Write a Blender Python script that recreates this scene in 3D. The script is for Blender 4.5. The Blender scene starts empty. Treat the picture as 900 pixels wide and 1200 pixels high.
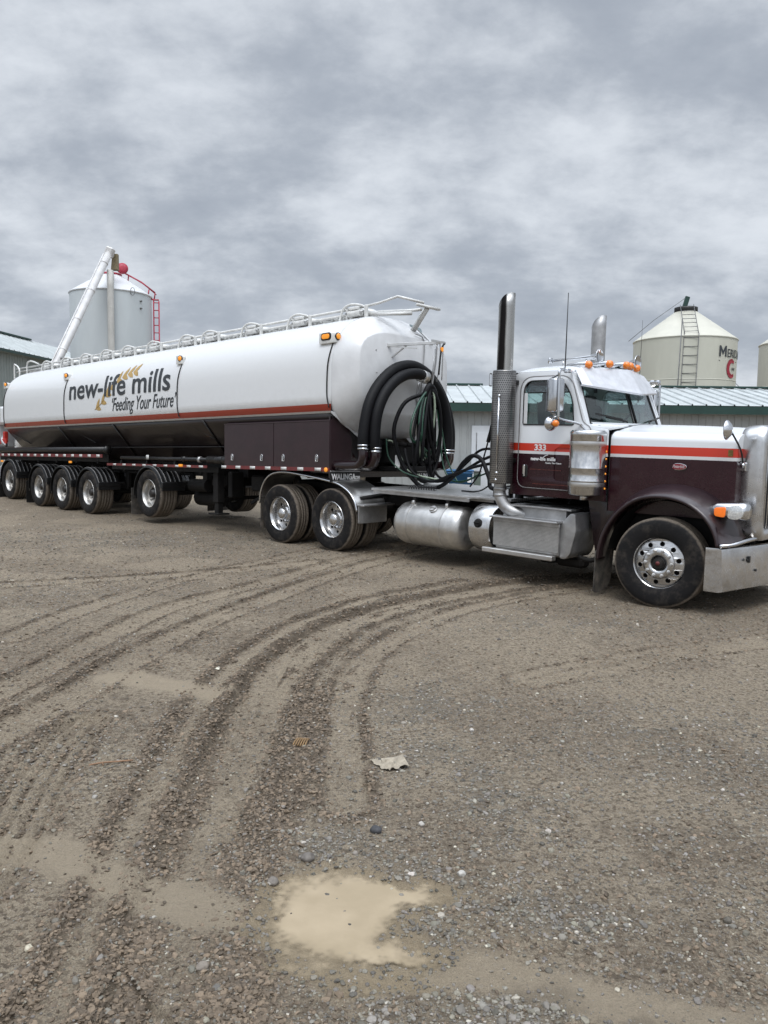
import bpy, bmesh, math, random
import numpy as np
from mathutils import Vector as V, Matrix, Euler
random.seed(7); rng = np.random.default_rng(11)
PI = math.pi
sc = bpy.context.scene
COL = sc.collection

# ---------------------------------------------------------------- helpers
def nb(): return bmesh.new()

def link(o, parent=None):
    COL.objects.link(o)
    if parent is not None: o.parent = parent
    return o

def ob(name, bm, mats, parent=None, loc=None, rot=None, sharp=0.6, smooth=True, label=None):
    """finish a bmesh as ONE mesh object"""
    me = bpy.data.meshes.new(name)
    if smooth:
        for f in bm.faces: f.smooth = True
        for e in bm.edges:
            if len(e.link_faces) != 2 or e.calc_face_angle(0) > sharp: e.smooth = False
    bm.to_mesh(me); bm.free()
    for m in (mats if isinstance(mats, (list, tuple)) else [mats]): me.materials.append(m)
    o = bpy.data.objects.new(name, me)
    if loc is not None: o.location = loc
    if rot is not None: o.rotation_euler = rot
    if label: o['label'] = label
    return link(o, parent)

def obs(name, bm, mats, parent=None, **k):
    """as ob(), but every separate piece becomes an object of its own"""
    bm.verts.index_update(); seen = set(); out = []
    for v0 in bm.verts:
        if v0.index in seen: continue
        st = [v0]; comp = []; seen.add(v0.index)
        while st:
            v = st.pop(); comp.append(v)
            for e in v.link_edges:
                w_ = e.other_vert(v)
                if w_.index not in seen: seen.add(w_.index); st.append(w_)
        b = bmesh.new(); mp_ = {v: b.verts.new(v.co) for v in comp}
        for f in set(f for v in comp for f in v.link_faces): b.faces.new([mp_[v] for v in f.verts]).material_index = f.material_index
        out.append(ob(name, b, mats, parent, **k))
    bm.free(); return out

def emp(name, loc=(0, 0, 0), rot=(0, 0, 0), parent=None):
    o = bpy.data.objects.new(name, None); o.empty_display_size = .2
    o.location = loc; o.rotation_euler = rot
    return link(o, parent)

def tag(o, label, cat, group=None, kind=None):
    o['label'] = label; o['category'] = cat
    if group: o['group'] = group
    if kind: o['kind'] = kind
    return o

def tree_copy(o, parent=None, loc=None, rot=None):
    c = o.copy(); COL.objects.link(c); c.parent = parent
    if loc is not None: c.location = loc
    if rot is not None: c.rotation_euler = rot
    for ch in list(o.children): tree_copy(ch, c)
    return c

def box(bm, c, s, bev=0, rot=None, seg=1, mi=0):
    m = Matrix.Translation(V(c))
    if rot is not None: m = m @ Euler(rot).to_matrix().to_4x4()
    r = bmesh.ops.create_cube(bm, size=1, matrix=m @ Matrix.Diagonal((s[0], s[1], s[2], 1)))
    vs = r['verts']
    fs = set(f for v in vs for f in v.link_faces)
    if bev:
        es = list(set(e for v in vs for e in v.link_edges))
        q = bmesh.ops.bevel(bm, geom=es, offset=bev, segments=seg, profile=.5, affect='EDGES')
        fs = [f for f in fs if f.is_valid] + list(q['faces'])
    if mi:
        for f in fs: f.material_index = mi

def bar(bm, a, b, w, h, bev=0, up=(0, 0, 1), mi=0):
    a, b = V(a), V(b); d = b - a; x = d.normalized(); u = V(up)
    y = u.cross(x)
    if y.length < 1e-4: y = V((0, 1, 0)).cross(x)
    y.normalize(); z = x.cross(y)
    R = Matrix((x, y, z)).transposed()
    box(bm, (a + b) / 2, (d.length, w, h), bev, R.to_euler(), mi=mi)

def frame_of(ax):
    z = V(ax).normalized(); x = V((0, 0, 1)).cross(z)
    if x.length < 1e-3: x = V((1, 0, 0))
    x.normalize(); return x, z.cross(x), z

def lathe(bm, prof, o=(0, 0, 0), ax=(0, 1, 0), n=48, a0=0, a1=2 * PI, mi=0):
    x, y, z = frame_of(ax); o = V(o); full = abs(a1 - a0 - 2 * PI) < 1e-6
    rows = []
    for r, t in prof:
        if r < 1e-6: rows.append([bm.verts.new(o + z * t)] * (n if full else n + 1)); continue
        rows.append([bm.verts.new(o + z * t + (x * math.cos(a0 + (a1 - a0) * i / n) + y * math.sin(a0 + (a1 - a0) * i / n)) * r)
                     for i in range(n if full else n + 1)])
    for A, B in zip(rows, rows[1:]):
        for i in range(n):
            j = (i + 1) % n if full else i + 1
            q = []
            for v in (A[i], A[j], B[j], B[i]):
                if v not in q: q.append(v)
            if len(q) > 2:
                try: bm.faces.new(q).material_index = mi
                except ValueError: pass

def cyl(bm, a, b, r, r2=None, n=20, mi=0):
    a, b = V(a), V(b); L = (b - a).length
    lathe(bm, [(0, 0), (r, 0), (r if r2 is None else r2, L), (0, L)], a, b - a, n, mi=mi)

def catmull(pts, k=8, closed=False):
    P = [V(p) for p in pts]; n = len(P); out = []
    for i in range(n if closed else n - 1):
        g = (lambda j: P[j % n]) if closed else (lambda j: P[max(0, min(n - 1, j))])
        p0, p1, p2, p3 = g(i - 1), g(i), g(i + 1), g(i + 2)
        for q in range(k):
            t = q / k
            out.append(.5 * ((2 * p1) + (p2 - p0) * t + (2 * p0 - 5 * p1 + 4 * p2 - p3) * t * t + (3 * p1 - p0 - 3 * p2 + p3) * t ** 3))
    if not closed: out.append(P[-1])
    return out

def tube(bm, pts, r, n=10, k=0, closed=False, mi=0):
    P = catmull(pts, k, closed) if k else [V(p) for p in pts]
    m = len(P); nrm = None; rows = []
    for i, p in enumerate(P):
        a = P[(i - 1) % m] if (closed or i > 0) else p
        b = P[(i + 1) % m] if (closed or i < m - 1) else p
        t = (b - a).normalized()
        if nrm is None: nrm = frame_of(t)[0]
        nrm = (nrm - t * nrm.dot(t))
        if nrm.length < 1e-5: nrm = frame_of(t)[0]
        nrm.normalize(); bn = t.cross(nrm)
        rr = r[min(len(r) - 1, int(i * len(r) / m))] if isinstance(r, (list, tuple)) else r
        rows.append([bm.verts.new(p + (nrm * math.cos(2 * PI * j / n) + bn * math.sin(2 * PI * j / n)) * rr) for j in range(n)])
    for i in range(m if closed else m - 1):
        A, B = rows[i], rows[(i + 1) % m]
        for j in range(n): bm.faces.new((A[j], A[(j + 1) % n], B[(j + 1) % n], B[j])).material_index = mi
    if not closed:
        bm.faces.new(rows[0][::-1]).material_index = mi; bm.faces.new(rows[-1]).material_index = mi

def loft(bm, rings, closed=True, cap0=False, cap1=False, mi=0):
    R = [[bm.verts.new(V(p)) for p in r] for r in rings]
    for A, B in zip(R, R[1:]):
        n = len(A)
        for i in range(n if closed else n - 1):
            j = (i + 1) % n
            bm.faces.new((A[i], A[j], B[j], B[i])).material_index = mi
    if cap0: bm.faces.new(R[0][::-1]).material_index = mi
    if cap1: bm.faces.new(R[-1]).material_index = mi
    return R

def solidify(bm, t):
    bmesh.ops.recalc_face_normals(bm, faces=bm.faces[:])
    g = bmesh.ops.solidify(bm, geom=bm.faces[:], thickness=t)

def rrect(cx, cy, w, h, r, n=5):
    out = []
    for (sx, sy, a) in ((1, 1, 0), (-1, 1, PI / 2), (-1, -1, PI), (1, -1, 3 * PI / 2)):
        for i in range(n + 1):
            t = a + PI / 2 * i / n
            out.append((cx + sx * (w / 2 - r) + r * math.cos(t), cy + sy * (h / 2 - r) + r * math.sin(t)))
    return out

def circ(cx, cy, r, n=20): return [(cx + r * math.cos(2 * PI * i / n), cy + r * math.sin(2 * PI * i / n)) for i in range(n)]

def rpoly(pts, rad, n=4):
    """polygon with rounded corners; rad a number or one per corner"""
    out = []; N = len(pts)
    for i, p in enumerate(pts):
        r = rad[i] if isinstance(rad, (list, tuple)) else rad
        p = V((p[0], p[1])); a = V(pts[i - 1][:2]) - p; b = V(pts[(i + 1) % N][:2]) - p
        if r <= 0: out.append(tuple(p)); continue
        d = min(r, a.length * .49, b.length * .49); A = p + a.normalized() * d; B = p + b.normalized() * d
        for k in range(n + 1):
            t = k / n; out.append(tuple(A * (1 - t) ** 2 + p * 2 * t * (1 - t) + B * t * t))
    return out

def curve_mesh(cu):
    o = bpy.data.objects.new('tmp', cu); COL.objects.link(o)
    dg = bpy.context.evaluated_depsgraph_get(); me = bpy.data.meshes.new_from_object(o.evaluated_get(dg))
    bpy.data.objects.remove(o); bpy.data.curves.remove(cu)
    return me

def flat(bm, loops, th, mp, bev=0, mi=0):
    """filled outline(s) with holes, extruded +-th/2; mp maps (u,v,w)->xyz"""
    cu = bpy.data.curves.new('tmp', 'CURVE'); cu.dimensions = '2D'; cu.fill_mode = 'BOTH'
    cu.extrude = max(th / 2 - bev, 0); cu.bevel_depth = bev; cu.bevel_resolution = 1; cu.offset = -bev
    for L in loops:
        sp = cu.splines.new('POLY'); sp.points.add(len(L) - 1); sp.use_cyclic_u = True
        for q, p in zip(sp.points, L): q.co = (p[0], p[1], 0, 1)
    me = curve_mesh(cu); t = nb(); t.from_mesh(me); bpy.data.meshes.remove(me)
    bmesh.ops.remove_doubles(t, verts=t.verts[:], dist=1e-5)
    for v in t.verts: v.co = V(mp(*v.co))
    bmesh.ops.recalc_face_normals(t, faces=t.faces[:])
    for f in t.faces: f.material_index = mi
    me = bpy.data.meshes.new('t'); t.to_mesh(me); t.free(); bm.from_mesh(me); bpy.data.meshes.remove(me)

def text(bm, s, size, mp, wide=1, shear=0, bold=0, th=.004, align='LEFT', space=1, cut=0, mi=0):
    cu = bpy.data.curves.new('tmp', 'FONT'); cu.body = s; cu.size = size; cu.extrude = th / 2; cu.offset = bold
    cu.shear = shear; cu.align_x = align; cu.space_character = space; cu.resolution_u = 4
    me = curve_mesh(cu); t = nb(); t.from_mesh(me); bpy.data.meshes.remove(me)
    if cut:
        lo = min(v.co.y for v in t.verts); hi = max(v.co.y for v in t.verts); y = lo + cut
        while y < hi:
            bmesh.ops.bisect_plane(t, geom=t.verts[:] + t.edges[:] + t.faces[:], plane_co=(0, y, 0), plane_no=(0, 1, 0)); y += cut
    for v in t.verts: v.co = V(mp(v.co.x * wide, v.co.y, v.co.z))
    bmesh.ops.recalc_face_normals(t, faces=t.faces[:])
    for f in t.faces: f.material_index = mi
    me = bpy.data.meshes.new('t'); t.to_mesh(me); t.free(); bm.from_mesh(me); bpy.data.meshes.remove(me)

XZ = lambda y: (lambda u, v, w: (u, y + w, v))
YZ = lambda x: (lambda u, v, w: (x + w, u, v))
XY = lambda z: (lambda u, v, w: (u, v, z + w))

# ---------------------------------------------------------------- materials
class NT:
    def __init__(s, name):
        s.m = bpy.data.materials.new(name); s.m.use_nodes = True; s.t = s.m.node_tree; s.t.nodes.clear()
        s.out = s.n('ShaderNodeOutputMaterial'); s.b = s.n('ShaderNodeBsdfPrincipled'); s.l(s.b.outputs[0], s.out.inputs[0])
    def n(s, ty, **k):
        x = s.t.nodes.new(ty)
        for a, b in k.items(): setattr(x, a, b)
        return x
    def l(s, a, b): s.t.links.new(a, b)
    def set(s, node, **k):
        for a, b in k.items(): node.inputs[a.replace('_', ' ')].default_value = b
        return node
    def math(s, op, a, b=None, c=None, clamp=False):
        x = s.n('ShaderNodeMath', operation=op, use_clamp=clamp)
        for i, q in enumerate((a, b, c)):
            if q is None: continue
            if hasattr(q, 'links'): s.l(q, x.inputs[i])
            else: x.inputs[i].default_value = q
        return x.outputs[0]
    def coord(s, kind='Object', scale=None):
        tc = s.n('ShaderNodeTexCoord').outputs[kind]
        if scale is None: return tc
        mp = s.n('ShaderNodeMapping'); mp.inputs['Scale'].default_value = scale if isinstance(scale, (tuple, list)) else (scale,) * 3
        s.l(tc, mp.inputs[0]); return mp.outputs[0]
    def noise(s, vec, scale=5, detail=4, rough=.55, dist=0):
        x = s.n('ShaderNodeTexNoise'); x.inputs['Scale'].default_value = scale; x.inputs['Detail'].default_value = detail
        x.inputs['Roughness'].default_value = rough; x.inputs['Distortion'].default_value = dist
        s.l(vec, x.inputs['Vector']); return x.outputs['Fac']
    def mix(s, f, a, b, blend='MIX'):
        x = s.n('ShaderNodeMix', data_type='RGBA', blend_type=blend)
        for i, q in ((0, f), (6, a), (7, b)):
            if hasattr(q, 'links'): s.l(q, x.inputs[i])
            else: x.inputs[i].default_value = (q + (1,)) if isinstance(q, tuple) and len(q) == 3 else q
        return x.outputs[2]
    def ramp(s, f, a, b, lo=0., hi=1.):
        return s.n_mr(f, a, b, lo, hi)
    def n_mr(s, f, a, b, lo, hi):
        x = s.n('ShaderNodeMapRange', interpolation_type='SMOOTHSTEP'); s.l(f, x.inputs[0])
        for i, q in ((1, a), (2, b), (3, lo), (4, hi)): x.inputs[i].default_value = q
        return x.outputs[0]
    def bump(s, h, st=.3, d=.01):
        x = s.n('ShaderNodeBump'); x.inputs['Strength'].default_value = st; x.inputs['Distance'].default_value = d
        s.l(h, x.inputs['Height']); s.l(x.outputs[0], s.b.inputs['Normal']); return x

def M(name, col, rough=.5, metal=0, var=.12, scale=4, bump=0, bscale=60, coat=0, dirt=None, stretch=(1, 1, 1), emit=None, spec=.5):
    """one colour with uneven tone and roughness; dirt=(colour, amount, low z, high z): road dirt thrown up on the lower part"""
    t = NT(name); b = t.b; vec = t.coord('Object', stretch)
    n1 = t.noise(vec, scale, 6, .6); f = t.ramp(n1, .3, .75)
    c = t.mix(f, tuple(x * (1 - var) for x in col), tuple(min(1, x * (1 + var)) for x in col))
    rsock = t.math('MULTIPLY_ADD', t.noise(vec, scale * 3.1, 5, .65), .25 * (rough + .1), rough - .12 * (rough + .1))
    if dirt:
        dc, amt, z0, z1 = dirt
        g = t.n('ShaderNodeSeparateXYZ'); t.l(t.coord('Object'), g.inputs[0])
        low = t.ramp(g.outputs[2], z0, z1, 1, .18)
        d = t.math('MULTIPLY', t.ramp(t.noise(t.coord('Object'), 9, 8, .7), .3, .8), low)
        d = t.math('MULTIPLY', d, amt, clamp=True)
        c = t.mix(d, c, dc)
        rsock = t.math('ADD', rsock, t.math('MULTIPLY', d, .5), clamp=True)
        if metal: 
            t.l(t.math('MULTIPLY_ADD', d, -metal, metal, clamp=True), b.inputs['Metallic'])
    t.l(c, b.inputs['Base Color']); t.l(rsock, b.inputs['Roughness'])
    if not (dirt and metal): b.inputs['Metallic'].default_value = metal
    b.inputs['Coat Weight'].default_value = coat; b.inputs['Coat Roughness'].default_value = .08
    b.inputs['Specular IOR Level'].default_value = spec
    if bump: t.bump(t.noise(t.coord('Object'), bscale, 4, .6), bump, .004)
    if emit: b.inputs['Emission Color'].default_value = emit[0] + (1,); b.inputs['Emission Strength'].default_value = emit[1]
    return t.m

MUD = (.17, .14, .11)
mChrome = M('chrome', (.60, .60, .60), .15, 1, .1, 5, dirt=(MUD, .35, .3, 1.2))
mChromeUp = M('chrome_bright', (.62, .63, .65), .14, 1, .1, 5)
mAlu = M('brushed_aluminium', (.62, .61, .59), .3, 1, .14, 5, dirt=(MUD, .45, .2, 1.0))
mAluDull = M('dull_aluminium', (.42, .42, .42), .42, .9, .2, 6, dirt=(MUD, .5, .3, 1.1), bump=.15)
mShell = M('polished_shell', (.58, .58, .58), .24, 1, .12, 5, dirt=(MUD, .3, .6, 1.6))
mBlack = M('black_paint', (.006, .0055, .006), .38, 0, .3, 6, dirt=(MUD, .16, .2, 1.5))
mFrame = M('chassis_black', (.005, .0048, .0048), .7, 0, .4, 6, dirt=((.08, .066, .052), .16, .1, 1.2), spec=.3)
mPlastic = M('black_plastic', (.008, .008, .0085), .4, 0, .2, 20)
mHose = M('black_rubber_hose', (.003, .003, .004), .55, 0, .3, 12, bump=.2, bscale=90, spec=.2)
mCableG = M('green_air_line', (.010, .05, .028), .35, 0, .2, 10)
mCableW = M('pale_air_line', (.30, .36, .27), .4, 0, .2, 10)
mAmber = M('amber_lens', (.75, .19, .01), .25, 0, .2, 40, coat=.6)
mAmberLit = M('amber_lens_lit', (.65, .20, .01), .3, 0, .1, 40, emit=((1, .42, .05), .45))
mRed = M('red_paint', (.42, .028, .02), .4, 0, .15, 5)
mMaroon = M('maroon_paint', (.011, .003, .005), .25, 0, .2, 4, coat=.4, dirt=(MUD, .06, .2, 1.6))
mMaroonDull = M('maroon_box_paint', (.021, .0075, .0105), .45, 0, .2, 4, dirt=(MUD, .07, .6, 2.2), coat=.15)
mFender = M('fender_paint', (.017, .007, .010), .33, 0, .25, 4, dirt=(MUD, .07, .2, 1.7), coat=.3)
mWhite = M('white_paint', (.62, .63, .64), .3, 0, .06, 3, coat=.4)
mWhiteRail = M('white_rail_paint', (.62, .62, .60), .4, 0, .15, 8)
mVisor = M('pale_visor', (.60, .61, .64), .3, .25, .1, 9)
mText = M('black_lettering', (.03, .035, .04), .5, 0, .05)
mTextW = M('white_lettering', (.75, .75, .75), .5, 0, .05)
mTextR = M('red_lettering', (.13, .03, .022), .5, 0, .05)
mWheat = M('wheat_gold', (.42, .28, .10), .5, 0, .12, 8)
mDark = M('dark_interior', (.05, .05, .052), .7, 0, .2)
mSeat = M('seat_fabric', (.03, .032, .036), .85, 0, .2, 20)
mReflR = M('reflective_red', (.14, .018, .02), .35, 0, .2, 40, dirt=(MUD, .2, .5, 2))
mReflW = M('reflective_white', (.60, .60, .58), .35, 0, .15, 40, dirt=(MUD, .25, .5, 2))
mLens = M('clear_lens', (.75, .77, .78), .08, .5, .3, 60, coat=1)
mFlap = M('mud_flap_rubber', (.035, .033, .03), .75, 0, .3, 8, dirt=((.20, .17, .14), .8, .1, .8))
mStackIn = M('sooty_steel', (.02, .02, .02), .7, .3, .3)

def glass(name, tint, gloss=.9, inner=None):
    t = NT(name); t.t.nodes.remove(t.b)
    tr = t.n('ShaderNodeBsdfTransparent'); tr.inputs[0].default_value = tint + (1,)
    gl = t.n('ShaderNodeBsdfGlossy'); gl.inputs['Roughness'].default_value = .03; gl.inputs['Color'].default_value = (gloss,) * 3 + (1,)
    fr = t.n('ShaderNodeLayerWeight'); fr.inputs[0].default_value = .5
    sch = t.math('MULTIPLY_ADD', t.math('POWER', fr.outputs['Facing'], 4.0), .90, .07)
    mx = t.n('ShaderNodeMixShader'); t.l(sch, mx.inputs[0]); t.l(tr.outputs[0], mx.inputs[1]); t.l(gl.outputs[0], mx.inputs[2])
    t.l(mx.outputs[0], t.out.inputs[0]); return t.m
mGlass = glass('tinted_glass', (.78, .86, .85)); mVent = glass('vent_shade_glass', (.45, .43, .45)); mGlassDark = glass('dark_glass', (.12, .22, .24))

def paint_bands(name, bands, base_rough=.25, dirt_amt=.05, zlow=.9, zhigh=1.7):
    """bands: [(z below which, colour), ..., (None, top colour)] painted on the body as level stripes"""
    t = NT(name); g = t.n('ShaderNodeSeparateXYZ'); co = t.coord('Object'); t.l(co, g.inputs[0]); z = g.outputs[2]
    c = None
    for i in range(len(bands) - 1, -1, -1):
        zt, col = bands[i]
        if c is None: c = col; continue
        c = t.mix(t.math('LESS_THAN', z, zt), c, col)
    n = t.ramp(t.noise(co, 2.5, 5, .6), .3, .8)
    c = t.mix(t.math('MULTIPLY', n, .008), c, (.3, .27, .24))
    d = t.math('MULTIPLY', t.ramp(t.noise(co, 7, 8, .7), .35, .8), t.ramp(z, zlow, zhigh, dirt_amt * 2, dirt_amt * .3))
    c = t.mix(d, c, MUD)
    t.l(c, t.b.inputs['Base Color']); t.b.inputs['Coat Weight'].default_value = .3; t.b.inputs['Coat Roughness'].default_value = .06; t.b.inputs['Specular IOR Level'].default_value = .3
    t.l(t.math('MULTIPLY_ADD', d, 1.2, base_rough), t.b.inputs['Roughness'])
    t.bump(t.noise(co, 3, 2, .5), .05, .02)
    return t.m
WHITE, RED, MAR = (.66, .68, .70), (.50, .036, .018), (.021, .0035, .008)
mTruck = paint_bands('truck_paint_stripes', [(1.595, MAR), (1.632, (.6, .6, .6)), (1.730, RED), (None, WHITE)])

def perforated():
    t = NT('perforated_heat_shield'); co = t.coord('Object'); g = t.n('ShaderNodeSeparateXYZ'); t.l(co, g.inputs[0])
    ang = t.math('MULTIPLY', t.math('ARCTAN2', g.outputs[1], g.outputs[0]), .15)
    k = 40.
    u = t.math('MULTIPLY', ang, k); v = t.math('MULTIPLY', g.outputs[2], k * .9)
    row = t.math('MULTIPLY', t.math('MODULO', t.math('FLOOR', v), 2.), .5)
    fu = t.math('SUBTRACT', t.math('FRACT', t.math('ADD', u, row)), .5); fv = t.math('SUBTRACT', t.math('FRACT', v), .5)
    d = t.math('SQRT', t.math('ADD', t.math('MULTIPLY', fu, fu), t.math('MULTIPLY', fv, fv)))
    hole = t.ramp(d, .24, .36, 1, 0)
    base = t.mix(t.ramp(t.noise(co, 5, 6, .6), .3, .75), (.20, .195, .19), (.34, .33, .32))
    t.l(t.mix(hole, base, (.02, .02, .02)), t.b.inputs['Base Color'])
    t.l(t.math('SUBTRACT', 1, hole), t.b.inputs['Metallic']); t.l(t.math('MULTIPLY_ADD', hole, .4, .3), t.b.inputs['Roughness'])
    return t.m
mPerf = perforated()

def diamond():
    t = NT('diamond_plate'); co = t.coord('Object'); g = t.n('ShaderNodeSeparateXYZ'); t.l(co, g.inputs[0])
    a = t.math('ADD', g.outputs[0], g.outputs[2]); a = t.math('ADD', a, t.math('MULTIPLY', g.outputs[1], .7)); b = t.math('SUBTRACT', g.outputs[0], g.outputs[2])
    s = t.math('MULTIPLY', t.math('SINE', t.math('MULTIPLY', a, 190)), t.math('SINE', t.math('MULTIPLY', b, 190)))
    h = t.ramp(s, .25, .7)
    base = t.mix(t.ramp(t.noise(co, 6, 6, .65), .3, .75), (.30, .30, .295), (.46, .455, .45))
    t.l(t.mix(h, base, (.62, .62, .61)), t.b.inputs['Base Color']); t.b.inputs['Metallic'].default_value = .85; t.b.inputs['Roughness'].default_value = .36
    t.bump(h, .5, .006); return t.m
mDiamond = diamond()

def soot_stack():
    t = NT('exhaust_chrome_soot'); co = t.coord('Object'); g = t.n('ShaderNodeSeparateXYZ'); t.l(co, g.inputs[0])
    t.b.inputs['Metallic'].default_value = 1; t.b.inputs['Roughness'].default_value = .16
    n = t.noise(t.coord('Object', (1, 1, .25)), 7, 4, .6)
    # heat blueing and soot on the rear-facing side of the pipe
    side = t.math('ADD', t.math('MULTIPLY', g.outputs[0], -6.9), t.math('MULTIPLY', g.outputs[1], -6.8))
    low = t.math('MULTIPLY', t.math('SUBTRACT', 3.6, g.outputs[2]), .22)
    raw = t.math('ADD', side, t.math('MULTIPLY', n, .3)); edge = t.ramp(t.math('SUBTRACT', raw, low), .86, 1.08, 1, .25)
    side = t.ramp(raw, .22, .50)
    side = t.math('MULTIPLY', side, edge)
    t.l(t.mix(side, (.42, .41, .39), (.020, .018, .018)), t.b.inputs['Base Color'])
    t.l(t.math('MULTIPLY_ADD', side, .3, .24), t.b.inputs['Roughness'])
    return t.m
mStack = soot_stack()

def tyre_mat():
    t = NT('dusty_tyre_rubber'); co = t.coord('Object'); g = t.n('ShaderNodeSeparateXYZ'); t.l(co, g.inputs[0])
    r = t.math('SQRT', t.math('ADD', t.math('MULTIPLY', g.outputs[0], g.outputs[0]), t.math('MULTIPLY', g.outputs[2], g.outputs[2])))
    n = t.noise(co, 18, 7, .7)
    rr = t.math('ADD', r, t.math('MULTIPLY', t.math('SUBTRACT', n, .5), .03))
    f = t.ramp(rr, .468, .494, .04, 1)
    f2 = t.math('MULTIPLY', f, t.ramp(n, .15, .6, .55, 1))
    f3 = t.math('MAXIMUM', f2, t.math('MULTIPLY', t.ramp(t.noise(co, 5, 6, .7), .40, .85), .42))
    t.l(t.mix(f3, (.0045, .005, .0065), (.15, .125, .10)), t.b.inputs['Base Color'])
    t.b.inputs['Roughness'].default_value = .65; t.b.inputs['Specular IOR Level'].default_value = .2
    a = t.math('ARCTAN2', g.outputs[2], g.outputs[0])
    tr = t.math('SINE', t.math('ADD', t.math('MULTIPLY', a, 64), t.math('MULTIPLY', g.outputs[1], 60)))
    tread = t.math('MULTIPLY', t.ramp(tr, -.1, .3), t.ramp(r, .489, .497))
    t.bump(t.math('ADD', tread, t.math('MULTIPLY', n, .4)), .5, .008); return t.m
mTyre = tyre_mat()
# ================================================================ SEMI TRUCK
# truck frame: x forward from the front axle, y to the driver side, z up from the ground
T_LOC = V((3.8764, 9.3937, 0)); T_ROT = Euler((.0018, .0153, -.7817))
K_LOC = V((-.3898, 13.6282, 0)); K_ROT = Euler((-.0148, -.0146, -.7621))
def on_ground(rot, p):      # level point of the vehicle's plan -> the vehicle's own slightly tilted frame
    return rot.to_matrix().inverted() @ (Matrix.Rotation(rot.z, 3, 'Z') @ V(p))

def wheel(name, parent, loc, rotz, w, kind, R=.503):
    """kind: steer / drive / trailer; outer face looks to local -y"""
    e = emp(name, loc, (0, 0, rotz), parent)
    h = w / 2
    bm = nb()
    prof = [(.285, h * .86), (.30, h * .92), (.36, h * .99), (.43, h), (.475, h * .95), (.492, h * .86), (R - .003, h * .80)]
    ng = 4 if w > .4 else 3
    top = []
    span = h * .76
    for i in range(ng + 1):
        a = -span + 2 * span * i / (ng + 1) + .012 * (i > 0); b = -span + 2 * span * (i + 1) / (ng + 1)
        top += [(R - .016, a - .002)] * (i > 0) + [(R, a), (R, b)] + ([(R - .016, b + .002)] if i < ng else [])
    prof = prof + top[::-1] + [(r, -t) for r, t in prof[::-1]]
    lathe(bm, prof, n=72); ob('tyre', bm, mTyre, e, sharp=.5)
    bm = nb()
    if kind == 'steer':
        o = -h * .80
        lathe(bm, [(.30, o - .012), (.306, o - .002), (.30, o + .012), (.285, o + .016), (.27, o + .06), (.262, o + .2), (.275, h * .7), (.30, h * .8)], n=64)
        # convex disc with ten hand holes
        t = nb()
        flat(t, [circ(0, 0, .272, 64), circ(0, 0, .085, 40)] + [circ(.215 * math.cos(a), .215 * math.sin(a), .0265, 16) for a in [2 * PI * k / 10 + .2 for k in range(10)]], .02, XZ(0), .003)
        for v in t.verts: v.co.y += o + .034 - .03 * max(0, 1 - (math.hypot(v.co.x, v.co.z) / .27) ** 2) * 1.6
        me = bpy.data.meshes.new('t'); t.to_mesh(me); t.free(); bm.from_mesh(me)
        lathe(bm, [(.175, o + .012), (.172, o - .022), (.12, o - .026), (.085, o - .024), (.083, o + .05)], n=48)
        ob('rim', bm, mChrome, e, sharp=.5)
        bm = nb(); lathe(bm, [(.021, o - .024), (.021, o - .03), (.016, o - .034), (.016, o - .055), (.010, o - .062), (0, o - .062)], (0, 0, 0), (0, 1, 0), 6)
        nut = ob('lug_nut', bm, mAlu, e, smooth=False); nut.location = (.143, 0, 0)
        for k in range(1, 10): tree_copy(nut, e, (.143 * math.cos(2 * PI * k / 10), 0, .143 * math.sin(2 * PI * k / 10)))
        bm = nb(); lathe(bm, [(.08, o + .05), (.078, o + .0), (.06, o - .01), (.055, o - .04), (0, o - .045)], n=10)
        for k in range(0): a = 2 * PI * k / 8; box(bm, (.066 * math.cos(a), o - .012, .066 * math.sin(a)), (.018, .02, .018), .003)
        ob('hub', bm, mBlack, e, smooth=False)
        bm = nb(); cyl(bm, (0, o - .044, 0), (0, o - .052, 0), .024, n=16); ob('hub_cap', bm, M('hub_dull_red', (.10, .02, .02), .6, 0, .3, 20), e)
        bm = nb(); cyl(bm, (0, -.06, 0), (0, .1, 0), .262, n=40); ob('brake_drum', bm, mFrame, e)
    else:
        o = -h * .88; dp = .15 if kind == 'drive' else .14
        lathe(bm, [(.293, o - .012), (.300, o - .006), (.298, o + .01), (.283, o + .018), (.270, o + .05), (.258, o + .09), (.255, o + dp)], n=64)
        flat(bm, [circ(0, 0, .257, 64)] + [circ(.2 * math.cos(a), .2 * math.sin(a), .026, 14) for a in [2 * PI * k / 8 for k in range(8)]], .02, XZ(o + dp + .0), 0)
        lathe(bm, [(.24, h * .5), (.26, h * .6), (.28, h * .9)], n=48)
        ob('rim', bm, mChrome if kind == 'drive' else mAlu, e, sharp=.5)
        bm = nb()
        q = o + dp
        if kind == 'drive':
            lathe(bm, [(.145, q - .012), (.143, q - .04), (.11, q - .05), (.102, q - .06), (.10, q - .11), (.085, q - .135), (.04, q - .15), (0, q - .152)], n=40)
        else:
            lathe(bm, [(.13, q - .012), (.13, q - .03), (.085, q - .035), (.08, q - .09), (.05, q - .1), (0, q - .1)], n=32)
        ob('hub_cap', bm, mChrome if kind == 'drive' else mBlack, e, sharp=.5)
        bm = nb(); cyl(bm, (0, q - .01, 0), (0, q - .055, 0), .014, n=6); nut = ob('lug_nut', bm, mAluDull, e, smooth=False); nut.location = (.143, 0, 0)
        for k in range(1, 10): tree_copy(nut, e, (.143 * math.cos(2 * PI * k / 10), 0, .143 * math.sin(2 * PI * k / 10)))
        bm = nb(); cyl(bm, (0, q + .03, 0), (0, q + .12, 0), .22, n=32); ob('brake_drum', bm, mFrame, e)
    return e

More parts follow.
